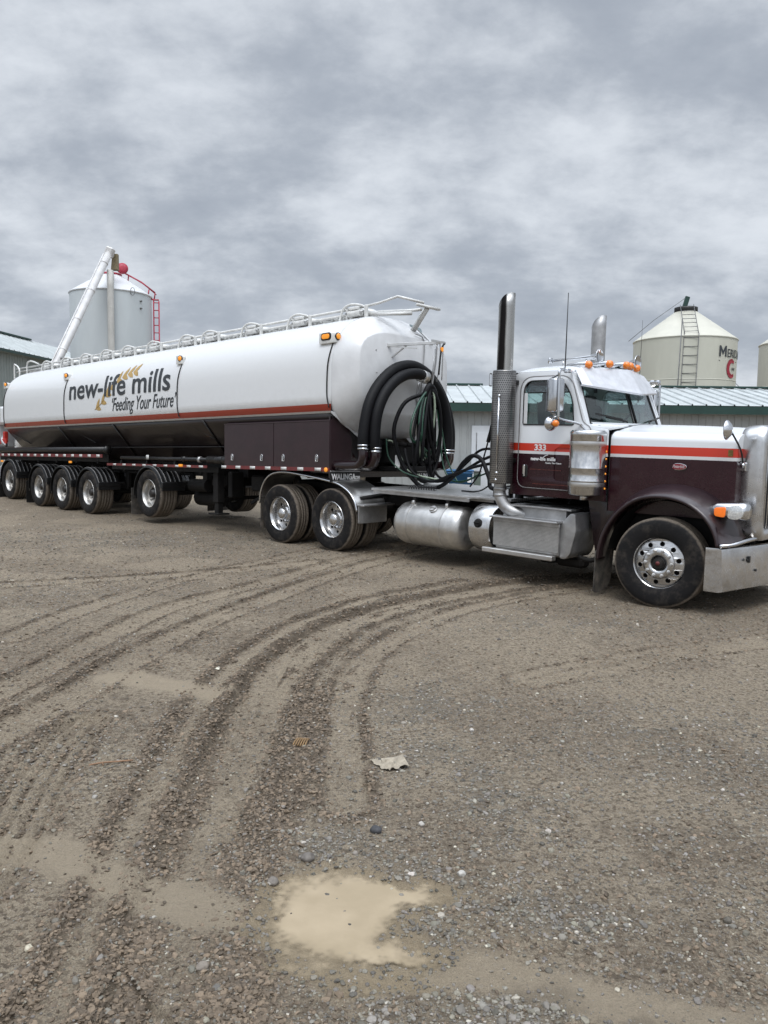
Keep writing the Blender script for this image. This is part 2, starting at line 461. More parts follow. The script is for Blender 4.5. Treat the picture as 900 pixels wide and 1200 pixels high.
truck = emp('semi_truck', T_LOC, T_ROT)
tag(truck, 'day-cab semi truck, white over dark maroon with red stripe, hitched to the long white trailer', 'truck')
TP = truck

# ---- wheels
lw = on_ground(T_ROT, (0, -1.06, .445)); fw = wheel('front_wheel', TP, lw, math.radians(8), .30, 'steer')
lw = on_ground(T_ROT, (0, 1.06, .445)); tree_copy(fw, TP, lw, (0, 0, PI + math.radians(8)))
d0 = None
for X in (-5.45, -6.79):
    for y, rz in ((-1.085, 0), (-.755, 0), (.755, PI), (1.085, PI)):
        l = on_ground(T_ROT, (X, y, .503))
        if d0 is None: d0 = wheel('drive_wheel', TP, l, rz, .275, 'drive')
        else: tree_copy(d0, TP, l, (0, 0, rz + (0 if abs(y) > 1 else 0)))

# ---- chassis
for s in (-1, 1):
    bm = nb(); box(bm, (-3.2, s * .43, .80), (7.9, .09, .27), .012); ob('frame_rail', bm, mFrame, TP)
bm = nb()
for x in (.45, -1.6, -3.0, -4.3, -5.3, -6.1, -6.9): box(bm, (x, 0, .8), (.12, .8, .2), .01)
obs('cross_member', bm, mFrame, TP)
for X, z in ((0, .42), (-5.45, .60), (-6.79, .61)):
    bm = nb(); cyl(bm, (X, -.95, z), (X, .95, z), .065 if X == 0 else .11, n=14)
    if X: lathe(bm, [(0, -.25), (.2, -.2), (.24, 0), (.2, .2), (0, .25)], (X, 0, z), (0, 1, 0), 20)
    ob('axle', bm, mFrame, TP)
bm = nb()                                                     # leaf springs, air bags, drive shaft, tanks seen as dark bulk below
for s in (-1, 1):
    for k in range(4): tube(bm, [(-.75 + k * .05, s * .43, .62 - k * .018), (0, s * .43, .50 - k * .018), (.75 - k * .05, s * .43, .62 - k * .018)], .022, 6, 6)
    for X in (-5.15, -5.75, -6.49, -7.09): cyl(bm, (X, s * .43, .50), (X, s * .43, .72), .13, n=18)
    box(bm, (-6.12, s * .43, .52), (1.9, .09, .09), .01)
tube(bm, [(-1.7, 0, .6), (-5.2, 0, .62)], .055, 10)
ob('suspension', bm, mFrame, TP)
bm = nb()
box(bm, (-.35, 0, .98), (1.3, .9, .8), .05); box(bm, (-1.4, 0, .75), (.8, .5, .5), .08); box(bm, (.2, 0, .62), (.7, .7, .22), .05)
cyl(bm, (-.9, .2, .72), (-1.9, .2, .66), .16, n=16)
for i in range(8): cyl(bm, (-.9 + .16 * i, -.47, .75 + .05 * (i % 3)), (-.9 + .16 * i, -.47, 1.2), .035 + .012 * (i % 2), n=8)
ob('engine', bm, mFrame, TP)
bm = nb()                                                     # fifth wheel
flat(bm, [rpoly([(-6.75, -.45), (-6.75, -.12), (-6.1, -.03), (-6.1, .03), (-6.75, .12), (-6.75, .45), (-5.75, .48), (-5.6, .25), (-5.6, -.25), (-5.75, -.48)], .05)], .05, XY(1.19))
for s in (-1, 1): box(bm, (-6.1, s * .35, 1.06), (.3, .12, .22), .01)
ob('fifth_wheel', bm, mFrame, TP)
bm = nb(); box(bm, (-7.2, 0, .8), (.06, .95, .3), .01)
ob('rear_crossmember', bm, mFrame, TP)

# ---- cab
for s in (-1, 1):
    y = s * .985
    out = rpoly([(-2.16, 1.06), (-.79, 1.06), (-.79, 1.915), (-1.06, 1.955), (-1.325, 2.63), (-2.16, 2.63)], [.02, .0, .03, .03, .05, .12])
    win = rpoly([(-1.985, 1.965), (-1.245, 1.965), (-1.275, 2.30), (-1.42, 2.515), (-1.985, 2.515)], [.03, .03, .12, .10, .15], 5)
    bm = nb(); flat(bm, [out, win], .03, XZ(y), .004); 
    cs = ob('cab_side', bm, mTruck, TP)
    # door: a skin set proud of the side
    yo = s * 1.006
    dout = rpoly([(-2.035, 1.17), (-1.02, 1.17), (-1.02, 1.93), (-1.13, 1.99), (-1.315, 2.56), (-2.035, 2.56)], [.13, .05, .05, .05, .16, .20], 6)
    peep = rpoly([(-1.50, 1.27), (-1.13, 1.27), (-1.13, 1.68), (-1.50, 1.68)], .06)
    door = emp('cab_door', (0, 0, 0), parent=TP)
    bm = nb(); flat(bm, [dout, win, peep], .014, XZ(yo), .003); ob('door_skin', bm, mTruck, door)
    bm = nb(); tube(bm, [(p[0], yo + s * .004, p[1]) for p in rpoly([(-2.045, 1.16), (-1.01, 1.16), (-1.01, 1.94), (-1.12, 2.0), (-1.305, 2.57), (-2.045, 2.57)], [.13, .05, .05, .05, .16, .20], 6)], .0055, 6, closed=True); ob('door_seal', bm, M('seal_grey', (.20, .19, .19), .5), door)
    bm = nb(); flat(bm, [win], .006, XZ(s * .985)); ob('door_window', bm, mGlass, door)
    bm = nb(); flat(bm, [peep], .006, XZ(s * .99)); ob('lower_window', bm, mGlassDark, door)
    bm = nb(); tube(bm, [(p[0], yo + s * .008, p[1]) for p in win], .009, 6, closed=True)
    tube(bm, [(-1.985, yo, 2.365), (-1.30, yo, 2.365)], .008, 6)
    ob('window_seal', bm, mPlastic, door)
    bm = nb(); box(bm, (-1.955, yo + s * .004, 2.17), (.05, .012, .39), .003); ob('window_channel', bm, mWhite, door)
    bm = nb(); flat(bm, [rpoly([(-1.96, 2.37), (-1.31, 2.37), (-1.425, 2.50), (-1.96, 2.50)], .03)], .004, XZ(s * .997)); ob('vent_shade', bm, mVent, door)
    bm = nb(); flat(bm, [rrect(-1.93, 1.37, .085, .16, .03)], .012, XZ(yo + s * .003), .002); ob('handle_recess', bm, mPlastic, door)
    bm = nb(); box(bm, (-1.935, yo + s * .022, 1.39), (.035, .03, .13), .01); box(bm, (-1.935, yo + s * .016, 1.33), (.028, .02, .05), .006); ob('door_handle', bm, mChromeUp, door)
    if s < 0:
        mp = lambda u, v, w: (u, yo - .009 + w, v)
        bm = nb(); text(bm, '333', .105, lambda u, v, w: (-1.80 + u, yo - .009 + w, 1.643 + v), 1.15, 0, .003, .002); ob('fleet_number', bm, mTextW, door)
        bm = nb(); text(bm, 'new-life mills', .062, lambda u, v, w: (-1.845 + u, yo - .009 + w, 1.515 + v), 1.12, 0, .002, .002)
        text(bm, 'Feeding Your Future', .028, lambda u, v, w: (-1.63 + u, yo - .009 + w, 1.478 + v), 1, .4, .0005, .002)
        tube(bm, [(-1.68, yo - .009, 1.53), (-1.64, yo - .009, 1.57), (-1.59, yo - .009, 1.59)], .005, 5, 4); ob('door_lettering', bm, mTextW, door)
        bm = nb(); 
        for i in range(24): box(bm, (-1.84 + i * .019, yo - .009, 1.40), (.009, .002, .011))
        for i in range(44): box(bm, (-1.80 + i * .0155, yo - .009, 1.218), (.008, .002, .011))
        ob('small_lettering', bm, mTextR, door)
bm = nb()                                                     # roof with a crown
rings = []
for x, k in ((-2.165, .0), (-2.163, .5), (-2.13, .85), (-2.05, 1), (-1.8, 1.05), (-1.5, 1.03), (-1.38, .85), (-1.325, .45)):
    r = []
    for i in range(25):
        a = -1 + 2 * i / 24; r.append((x, a * (.999 - .0), 2.60 + (.03 + .115 * (1 - abs(a) ** 3.2)) * k + .0))
    rings.append(r)
loft(bm, rings, closed=False)
ob('roof', bm, mTruck, TP, sharp=1)
bm = nb(); box(bm, (-1.75, 0, 2.585), (.76, 1.88, .02), .004); ob('headliner', bm, M('grey_headliner', (.62, .64, .62), .9), TP)
bm = nb(); box(bm, (-2.122, 0, 1.5), (.015, 1.84, .8), .004); ob('rear_trim', bm, M('grey_trim', (.55, .58, .56), .9), TP)
bm = nb()
flat(bm, [rrect(0, 1.85, 1.97, 1.56, .08), rrect(0, 2.22, 1.66, .56, .08)], .03, YZ(-2.15), .004); ob('cab_back', bm, mTruck, TP)
bm = nb(); flat(bm, [rrect(0, 2.22, 1.66, .56, .08)], .005, YZ(-2.15)); ob('rear_window', bm, mGlass, TP)
bm = nb(); box(bm, (-1.48, 0, 1.09), (1.34, 1.92, .06)); ob('cab_floor', bm, mDark, TP)
# windshield frame, cowl and header
B = [(-1.075, -.985, 1.965), (-1.085, -.90, 1.985), (-.955, -.03, 1.99), (-.955, .03, 1.99), (-1.085, .90, 1.985), (-1.075, .985, 1.965)]
Tt = [(-1.33, -.985, 2.60), (-1.275, -.85, 2.49), (-1.135, -.03, 2.50), (-1.135, .03, 2.50), (-1.275, .85, 2.49), (-1.33, .985, 2.60)]
bm = nb()
def quad(bm, *p):
    bm.faces.new([bm.verts.new(V(q)) for q in p])
quad(bm, B[0], B[1], Tt[1], Tt[0]); quad(bm, B[4], B[5], Tt[5], Tt[4])
HD = [(-1.34, y, 2.60 + .03 + .115 * (1 - abs(y) ** 3.2) * .45) for y in (-.985, -.5, 0, .5, .985)]
quad(bm, Tt[0], Tt[1], (-1.27, -.85, 2.60), (-1.34, -.985, 2.63)); quad(bm, Tt[4], Tt[5], (-1.34, .985, 2.63), (-1.27, .85, 2.60))
quad(bm, Tt[1], Tt[2], (-1.20, -.03, 2.69), (-1.28, -.85, 2.62)); quad(bm, Tt[3], Tt[4], (-1.28, .85, 2.62), (-1.20, .03, 2.69)); quad(bm, Tt[2], Tt[3], (-1.20, .03, 2.69), (-1.20, -.03, 2.69))
solidify(bm, .03); ob('windshield_frame', bm, mTruck, TP, smooth=False)
bm = nb()
for s in (-1, 1):
    quad(bm, B[0] if s < 0 else B[5], (-.79, s * .985, 1.925), (-.79, s * .5, 1.975), B[1] if s < 0 else B[4])
    quad(bm, B[1] if s < 0 else B[4], (-.79, s * .5, 1.975), (-.79, 0, 1.985), (-.955, s * .03, 1.985))
solidify(bm, .02); ob('cowl', bm, mTruck, TP, smooth=False)
ws = emp('windshield', (0, 0, 0), parent=TP)
for s in (-1, 1):
    a, b, c, d = [V((p[0], p[1] * s * -1, p[2])) for p in (B[1], B[2], Tt[2], Tt[1])]
    bm = nb(); quad(bm, a, b, c, d); solidify(bm, .006); ob('glass_pane', bm, mGlass, ws, smooth=False)
    bm = nb(); tube(bm, [a, b, c, d], .016, 6, closed=True); ob('pane_seal', bm, mPlastic, ws)
for s in (-1, 1):                                             # wipers
    bm = nb(); p = V((-.94, -.30 * s, 1.995))
    q = V((-1.035, -.62 * s, 2.07)); tube(bm, [p + V((.03, 0, 0)), p + V((.02, 0, .03)), q], .010, 6)
    n_ = V((.06, -.02 * s, .02)); bar(bm, q + V((-.05, -.22 * s, .035)) + V((.035, 0, 0)), q + V((.06, .24 * s, -.02)) + V((.035, 0, 0)), .02, .018); ob('wiper', bm, mPlastic, TP)
bm = nb()                                                     # interior
box(bm, (-1.05, 0, 1.80), (.25, 1.84, .34), .06)
ob('dashboard', bm, mDark, TP)
for s in (-1, 1):
    bm = nb(); box(bm, (-1.66, s * .5, 1.55), (.5, .5, .16), .05); box(bm, (-1.88, s * .5, 1.92), (.16, .5, .72), .07, (0, -.12, 0), 3); box(bm, (-1.93, s * .5, 2.32), (.11, .28, .18), .05, seg=2)
    ob('seat', bm, mSeat, TP, sharp=.9)
bm = nb(); tube(bm, [V((-1.30, .5, 1.98)) + V((.09 * math.cos(a), .22 * math.sin(a), .2 * math.cos(a))) for a in [2 * PI * k / 24 for k in range(24)]], .014, 8, closed=True); ob('steering_wheel', bm, mDark, TP)
# sun visor
bm = nb()
VT = [(-1.33, -.90, 2.66), (-1.29, -.82, 2.675), (-1.075, -.03, 2.69), (-1.075, .03, 2.69), (-1.29, .82, 2.675), (-1.33, .90, 2.66)]
VB = [(-1.19, -.955, 2.46), (-1.10, -.85, 2.44), (-.89, -.03, 2.385), (-.89, .03, 2.385), (-1.10, .85, 2.44), (-1.19, .955, 2.46)]
VL = [(p[0] - .02, p[1], p[2] - .02) for p in VB]
loft(bm, [VT, VB, VL], closed=False); solidify(bm, .008); ob('sun_visor', bm, mVisor, TP, smooth=False)
# roof lamps
for x, y, z in ((-1.285, -.7, 2.715), (-1.19, -.36, 2.745), (-1.15, 0, 2.755), (-1.17, .14, 2.755), (-1.19, .36, 2.745)):
    e = emp('marker_lamp', (x, y, z), (0, 0, 0), TP)
    bm = nb(); lathe(bm, [(.038, -.12), (.046, -.03), (.046, 0)], (0, 0, 0), (1, 0, -.04), 18); lathe(bm, [(.0, -.3), (.022, -.28), (.036, -.12)], ax=(1, 0, 0), n=14); ob('lamp_body', bm, mChromeUp, e)
    bm = nb(); lathe(bm, [(.047, 0), (.049, .03), (.04, .055), (.02, .068), (0, .07)], (0, 0, 0), (1, 0, -.04), 20); ob('lamp_lens', bm, mAmber, e)
# air horns
for y, xb, xe, z in ((-.33, -1.32, -2.06, 2.83), (.36, -1.15, -1.85, 2.80)):
    e = emp('air_horn', (0, 0, 0), parent=TP)
    bm = nb(); L = xb - xe
    lathe(bm, [(0, 0), (.016, 0), (.018, L * .55), (.028, L * .8), (.045, L * .92), (.092, L - .01), (.095, L), (.085, L - .003), (.08, L - .012), (0, L - .014)], (xe, y, z), (1, 0, .03), 28); ob('horn_trumpet', bm, mChromeUp, e)
    bm = nb(); box(bm, (xe, y, z), (.035, .075, .075), .006); cyl(bm, (xe + .2, y, z), (xe + .2, y, z - .12), .012, n=8); cyl(bm, (xb - .2, y, z), (xb - .2, y, z - .11), .012, n=8); obs('horn_bracket', bm, mChromeUp, e)
for y, x, h in ((-.95, -1.44, .97), (.95, -1.42, .86)):
    e = emp('antenna', (x, y, 2.60), (0, 0, 0), TP)
    bm = nb(); cyl(bm, (0, 0, 0), (0, 0, h), .008 if y < 0 else .005, .005 if y < 0 else .002, n=8); ob('whip', bm, mPlastic, e)
    bm = nb(); cyl(bm, (0, 0, -.28), (0, 0, .02), .013, n=8); box(bm, (0, -.0, .0), (.06, .04, .03), .005); ob('antenna_mount', bm, mChromeUp, e)

# ---- mirrors
def mirror(s):
    e = emp('side_mirror', (0, 0, 0), parent=TP); y = s * 1.25
    bm = nb(); box(bm, (-1.365, y, 2.315), (.15, .17, .405), .035, (0, 0, s * .25), 3); ob('mirror_shell', bm, mChromeUp, e)
    bm = nb(); t = Euler((0, 0, s * .25)).to_matrix() @ V((-.078, 0, 0)); box(bm, V((-1.365, y, 2.315)) + t, (.006, .145, .38), 0, (0, 0, s * .25)); ob('mirror_glass', bm, M('mirror_glass', (.5, .5, .52), .03, 1, .02), e)
    bm = nb()
    tube(bm, [(-1.30, s * 1.0, 2.60), (-1.28, s * 1.12, 2.61), (-1.29, s * 1.30, 2.60), (-1.285, s * 1.31, 2.50), (-1.28, s * 1.31, 2.1), (-1.27, s * 1.28, 2.03), (-1.16, s * 1.05, 1.98), (-1.08, s * 1.0, 1.90)], .016, 8, 5)
    tube(bm, [(-1.62, s * 1.0, 2.53), (-1.36, s * 1.22, 2.56), (-1.30, s * 1.28, 2.585)], .010, 6)
    tube(bm, [(-1.42, y, 2.11), (-1.35, s * 1.27, 2.06), (-1.28, s * 1.29, 2.07)], .013, 6)
    box(bm, (-1.30, s * 1.12, 2.61), (.06, .09, .05), .01); box(bm, (-1.285, s * 1.25, 2.62), (.05, .06, .05), .01)
    ob('mirror_bracket', bm, mChromeUp, e)
    bm = nb(); lathe(bm, [(0, -.03), (.088, -.02), (.092, -.005), (.075, .03), (.04, .055), (0, .06)], (-1.40, s * 1.27, 1.975), (1, s * .35, 0), 28); tube(bm, [(-1.38, s * 1.26, 2.0), (-1.36, s * 1.26, 2.1)], .012, 6); ob('round_mirror', bm, mChromeUp, e)
    bm = nb(); lathe(bm, [(.042, 0), (.042, .03), (.03, .05), (0, .056)], (-1.31, s * 1.31, 1.975), (.5, s * 1, 0), 18); ob('mirror_lamp', bm, mAmber, e)
mirror(-1); mirror(1)

# ---- hood
def hw(x): return .925 - .105 * max(0, (x + .79) / 1.42)
bm = nb(); rings = []
for x in np.linspace(-.785, .645, 13):
    w = hw(x); zt = 1.995 - .035 * ((x + .785) / 1.385) ** 2; ze = 1.86 - .02 * ((x + .785) / 1.385)
    pts = [(x, -w, .95), (x, -w, 1.3), (x, -w, 1.6), (x, -w, ze - .06)]
    for k in range(1, 8):
        a = k / 7 * PI / 2; pts.append((x, -w + .17 * (1 - math.cos(a)), ze - .06 + .105 * math.sin(a)))
    for yy in np.linspace(-w + .17, 0, 7)[1:]:
        q = 1 - abs(yy) / (w - .17); pts.append((x, yy, ze + .045 + (zt - ze - .045) * (q ** 1.0) * (2 - q)))
    pts = pts + [(x, -p[1], p[2]) for p in pts[-2::-1]]
    rings.append(pts)
loft(bm, rings, closed=False); bm.faces.new([bm.verts.new(V(p) - V((.002, 0, 0))) for p in rings[-1]]); hood = ob('hood', bm, mTruck, TP, sharp=.8)
bm = nb(); tube(bm, [(p[0] - .004, p[1] * 1.003, p[2]) for p in rings[0]], .006, 6); ob('hood_seam', bm, mPlastic, hood)
# oval maker's emblem on the hood side
for s in (-1, 1):
    e = emp('hood_emblem', (.03, s * (hw(.03) + .003), 1.512), (0, 0, 0), TP); e.rotation_euler = (0, 0, s * .074 + (PI if s > 0 else 0))
    bm = nb(); flat(bm, [[(.098 * math.cos(a), .039 * math.sin(a)) for a in [2 * PI * k / 40 for k in range(40)]]], .008, XZ(0), .002); ob('emblem_plate', bm, mChromeUp, e)
    bm = nb(); flat(bm, [[(.090 * math.cos(a), .032 * math.sin(a)) for a in [2 * PI * k / 40 for k in range(40)]]], .006, XZ(-.004)); ob('emblem_field', bm, M('emblem_red', (.22, .012, .02), .25), e)
    bm = nb(); text(bm, 'Peterbilt', .05, lambda u, v, w: (u, -.0085 + w, v - .014), .82, .35, .001, .002, 'CENTER'); ob('emblem_script', bm, M('emblem_silver', (.6, .5, .52), .3, .5), e)
# yellow warning sticker
bm = nb(); box(bm, (.575, -hw(.575) - .003, 1.68), (.05, .003, .07)); ob('warning_sticker', bm, M('sticker_yellow', (.16, .10, .02), .5, 0, .4, 60), TP)

# radiator shell and grille
def shell_ring(x, w, z0, z1, r=.16, c=.04):
    pts = rrect(0, (z0 + z1) / 2, 2 * w, z1 - z0, r, 6); return [(x, p[0], p[1] + (c * max(0, 1 - (p[0] / w) ** 2) if p[1] > z1 - .2 else 0)) for p in pts]
bm = nb()
loft(bm, [shell_ring(.60, .655, .74, 1.925), shell_ring(.612, .665, .735, 1.95), shell_ring(.68, .672, .73, 1.965), shell_ring(.78, .676, .73, 1.975, .15), shell_ring(.845, .672, .735, 1.96, .15), shell_ring(.872, .645, .76, 1.93, .14),
          shell_ring(.872, .585, .85, 1.85, .12), shell_ring(.835, .575, .86, 1.84, .11)])
sh = ob('radiator_shell', bm, mShell, TP, sharp=.8)
bm = nb(); flat(bm, [rrect(0, 1.35, 1.16, 1.0, .1)], .01, YZ(.835)); ob('grille_mesh', bm, M('grille_mesh', (.06, .06, .065), .5, .6, .3, 90, bump=.6, bscale=160), sh)
bm = nb()
for k in range(-6, 7): box(bm, (.850, k * .085, 1.35), (.014, .014, .97), .003)
obs('grille_bar', bm, mChrome, sh)
bm = nb(); box(bm, (.66, -.684, 1.535), (.075, .03, .10), .01); cyl(bm, (.66, -.69, 1.55), (.66, -.71, 1.55), .025, n=12); ob('shell_latch', bm, mChromeUp, sh)
# hood mirror
for s in (-1, 1):
    e = emp('hood_mirror', (0, 0, 0), parent=TP)
    bm = nb(); tube(bm, [(.66, s * .69, 1.56), (.66, s * .78, 1.72), (.62, s * 1.0, 1.93)], .010, 8, 4); ob('mirror_arm', bm, mPlastic, e)
    bm = nb(); lathe(bm, [(0, -.012), (.10, -.008), (.105, 0), (.10, .012), (.06, .045), (.02, .058), (0, .06)], (.60, s * 1.04, 1.925), (1, s * -.1, 0), 32); ob('mirror_bowl', bm, mChromeUp, e)
# fenders
arch = [(.655, .70), (.63, .80), (.57, .92), (.46, 1.04), (.30, 1.14), (.14, 1.185), (0, 1.195), (-.16, 1.18), (-.33, 1.12), (-.50, .99), (-.62, .83), (-.70, .66), (-.735, .50), (-.745, .39)]
ar = catmull([(p[0], 0, p[1]) for p in arch], 3)
for s in (-1, 1):
    bm = nb(); rings = []
    for i, p in enumerate(ar):
        c = V((0, 0, .50)); d = (p - c); d.y = 0; n_ = d.normalized()
        fr = max(0, min(1, (p.x - .15) / .5))
        y0 = s * (.80)
        prof = [(.0 + .125, y0), (.115, s * .90), (.085, s * 1.03), (.045, s * 1.14), (.016, s * 1.20), (0, s * 1.222), (-.022, s * 1.222), (-.03, s * 1.205), (-.03, s * 1.12), (.0, s * 1.0), (.02, s * .82)]
        rings.append([(p + n_ * a) * 1 + V((0, b, 0)) for a, b in prof])
    loft(bm, rings, closed=True, cap0=True, cap1=True)
    fe = ob('fender', bm, mFender, TP, sharp=.9)
    # nose of the fender running forward to the shell above the bumper
    bm = nb()
    loft(bm, [[(.50, s * .78, 1.16), (.50, s * .95, 1.12), (.55, s * 1.1, 1.03), (.62, s * 1.19, .90), (.66, s * 1.215, .74)],
              [(.58, s * .74, 1.02), (.60, s * .93, .97), (.65, s * 1.08, .88), (.68, s * 1.16, .80), (.70, s * 1.20, .725)],
              [(.66, s * .70, .86), (.70, s * .90, .84), (.735, s * 1.03, .79), (.745, s * 1.12, .76), (.74, s * 1.19, .715)],
              [(.74, s * .68, .78), (.78, s * .88, .775), (.79, s * 1.0, .755), (.785, s * 1.1, .735), (.76, s * 1.19, .705)]], closed=False)
    solidify(bm, .006); ob('fender_nose', bm, mFender, fe, sharp=1)
    bm = nb(); tube(bm, [(.67, s * 1.21, .712), (.78, s * 1.12, .735), (.83, s * .92, .765), (.85, s * .72, .775)], .022, 8, 4); ob('fender_trim', bm, mChromeUp, fe)
    bm = nb(); lathe(bm, [(.665, -.16), (.665, .16)], (0, s * .93, .47), (0, 1, 0), 30, PI * .02, PI * 1.0)
    flat(bm, [[(.66 * math.cos(a), .47 + .66 * math.sin(a)) for a in [PI * k / 20 for k in range(21)]]], .01, XZ(s * .76))
    ob('wheel_well_liner', bm, mFrame, fe)
    # mud flap behind the steer tyre
    bm = nb(); flat(bm, [rpoly([(-1.235, .50), (-.80, .52), (-.82, .10), (-.90, .02), (-1.10, -.02), (-1.21, .0)], .04)], .012, lambda u, v, w: (-.745 - .04 * (.5 - v) + w, (u if s < 0 else -u), v))
    ob('mud_flap', bm, mFlap, TP, smooth=False)
    # chassis skirt between fender and steps
    bm = nb(); flat(bm, [rpoly([(-1.07, 1.07), (-.77, 1.07), (-.71, .95), (-.74, .36), (-.93, .36), (-1.0, .7)], .03)], .02, XZ(s * .88), .003); ob('cowl_skirt', bm, mMaroon, TP)
    # row of small cowl lamps
    bm = nb()
    for k in range(6): lathe(bm, [(.013, 0), (.013, .008), (.006, .014), (0, .015)], (-.80, s * .995, 1.655 - k * .088), (0, s, 0), 10)
    obs('cowl_lamp', bm, mAmberLit, TP)
# bumper
bm = nb(); prof = []
plan = [(.54, -1.235), (.695, -1.222), (.735, -.98), (.80, -.64), (.85, -.29), (.865, 0)]
plan = plan + [(p[0], -p[1]) for p in plan[-2::-1]]
rings = []
for z, dx in ((.69, -.03), (.682, .0), (.66, .006), (.45, .02), (.26, .035), (.235, .03), (.225, -.01)):
    rings.append([(p[0] + (dx if abs(p[1]) < 1.23 else 0), p[1], z) for p in plan])
loft(bm, rings, closed=False); solidify(bm, .008); bp_ = ob('front_bumper', bm, mChrome, TP, sharp=.5)
bm = nb(); flat(bm, [rrect(-.72, .545, .05, .07, .01), ], .01, lambda u, v, w: (.805 + w, u, v)); cyl(bm, (.80, -.79, .545), (.815, -.79, .545), .016, n=10); cyl(bm, (.83, -.6, .42), (.845, -.6, .42), .014, n=10); obs('bumper_hole', bm, mStackIn, bp_)
# headlights
for s in (-1, 1):
    e = emp('headlight', (0, 0, 0), parent=TP)
    def hr(x, w, h, zc, yc=1.03): return [(x, s * yc + p[0], zc + p[1]) for p in rrect(0, 0, w, h, min(w, h) * .42, 5)]
    bm = nb()
    loft(bm, [hr(.47, .06, .05, 1.07), hr(.50, .15, .11, 1.075), hr(.58, .205, .165, 1.08), hr(.78, .22, .185, 1.082), hr(.86, .20, .17, 1.08), hr(.88, .15, .13, 1.08)], cap0=True, cap1=True)
    ob('headlight_shell', bm, mChromeUp, e, sharp=.9)
    yy = s * (1.03 + .112)
    bm = nb(); flat(bm, [rpoly([(.70, 1.005), (.72, 1.14), (.83, 1.15), (.865, 1.10), (.86, 1.03), (.80, .995)], .04)], .022, XZ(yy - s * .004), .006); ob('headlight_lens', bm, mLens, e)
    bm = nb(); flat(bm, [rpoly([(.565, 1.02), (.56, 1.11), (.685, 1.125), (.675, 1.01)], .03)], .022, XZ(yy - s * .008), .006); ob('turn_signal', bm, M('turn_signal_orange', (.8, .16, .02), .2, 0, .1, 60, emit=((1, .25, .03), .25)), e)
    bm = nb(); cyl(bm, (.66, s * .66, 1.08), (.66, s * .95, 1.08), .04, n=12); ob('headlight_arm', bm, mChromeUp, e)

# ---- air cleaners, stacks
for s in (-1, 1):
    e = emp('air_cleaner', (-.965, s * 1.14, 0), parent=TP)
    bm = nb(); lathe(bm, [(0, 1.125), (.10, 1.125), (.19, 1.135), (.208, 1.15), (.21, 1.30), (.214, 1.305), (.21, 1.31), (.21, 1.45), (.214, 1.455), (.21, 1.46), (.21, 1.83), (.214, 1.836), (.214, 1.875), (.19, 1.90), (0, 1.905)], (0, 0, 0), (0, 0, 1), 48); ob('canister', bm, mChrome, e, sharp=.3)
    bm = nb(); lathe(bm, [(.213, 1.24), (.2145, 1.245), (.2145, 1.285), (.213, 1.29)], ax=(0, 0, 1), n=48); lathe(bm, [(.213, 1.72), (.2145, 1.725), (.2145, 1.765), (.213, 1.77)], ax=(0, 0, 1), n=48); cyl(bm, (-.05, s * -.05, 1.07), (-.05, s * -.05, 1.13), .05, n=12); obs('mounting_band', bm, mAlu, e, sharp=.3)
    bm = nb(); cyl(bm, (0, s * -.2, 1.6), (.05, s * -.33, 1.6), .09, n=16); ob('intake_elbow', bm, mBlack, e)
    st = emp('exhaust_stack', (-2.205, s * 1.15, 0), parent=TP)
    bm = nb()
    # curved miter cut top
    n = 40; rows = []
    for z in (2.6, 2.9, 3.2, 3.45): rows.append([(.103 * math.cos(2 * PI * i / n), .103 * math.sin(2 * PI * i / n), z) for i in range(n)])
    rows.append([(.103 * math.cos(2 * PI * i / n) * 1.02, .103 * math.sin(2 * PI * i / n) * 1.02, 3.615 - .19 * ((1 - math.cos(2 * PI * i / n)) / 2) ** 1.6 * 1.0) for i in range(n)])
    rows.append([(p[0] * .96, p[1] * .96, p[2]) for p in rows[-1]]); rows.append([(p[0] * .96, p[1] * .96, 2.9) for p in rows[0]])
    loft(bm, rows, cap1=True); ob('stack_pipe', bm, mStack if s < 0 else mAluDull, st, sharp=.8)
    bm = nb(); lathe(bm, [(.11, 1.20), (.148, 1.20), (.150, 1.215), (.150, 2.63), (.146, 2.645), (.10, 2.645)], ax=(0, 0, 1), n=48); ob('heat_shield', bm, mPerf, st, sharp=.9)
    bm = nb(); c = V((-.02, s * .0, 0)); d = V((-.35, s * 1, 0)).normalized(); lx = V((-d.y, d.x, 0))
    p0 = V((.04, s * .155, 0))
    tube(bm, [p0 + V((0, 0, 1.36)), p0 + V((0, 0, 2.31))], .011, 8); cyl(bm, V((.03, s * .14, 1.25)), V((.03, s * .16, 1.25)), .017, n=10); cyl(bm, p0 + V((0, -s * .03, 1.34)), p0 + V((0, s * .01, 1.34)), .018, n=10); cyl(bm, p0 + V((0, -s * .03, 2.32)), p0 + V((0, s * .01, 2.32)), .018, n=10); ob('grab_handle', bm, mChromeUp, st)
    bm = nb(); flat(bm, [rrect(0, 0, .16, .17, .03), rrect(0, 0, .13, .14, .02)], .01, lambda u, v, w: (-.15 + w * .3 + u * .12, s * .09 + u * s * .9 * .6, 2.53 + v)); ob('shield_bracket', bm, mAluDull, st)
    bm = nb(); tube(bm, [(0, 0, 1.24), (-.01, 0, 1.08), (.03, -s * .005, .97), (.10, -s * .03, .88), (.22, -s * .10, .82), (.40, -s * .3, .80)], .078, 20, 6)
    for z in (1.13, 1.05): lathe(bm, [(.078, z - .02), (.084, z - .018), (.084, z + .018), (.078, z + .02)], (-.004, 0, 0), (0, 0, 1), 24)
    ob('exhaust_elbow', bm, mAluDull, st)
    bm = nb(); box(bm, (.10, -s * .12, 2.5), (.05, .16, .06), .006); box(bm, (.10, -s * .12, 1.5), (.05, .16, .06), .006); obs('stack_bracket', bm, mBlack, st)

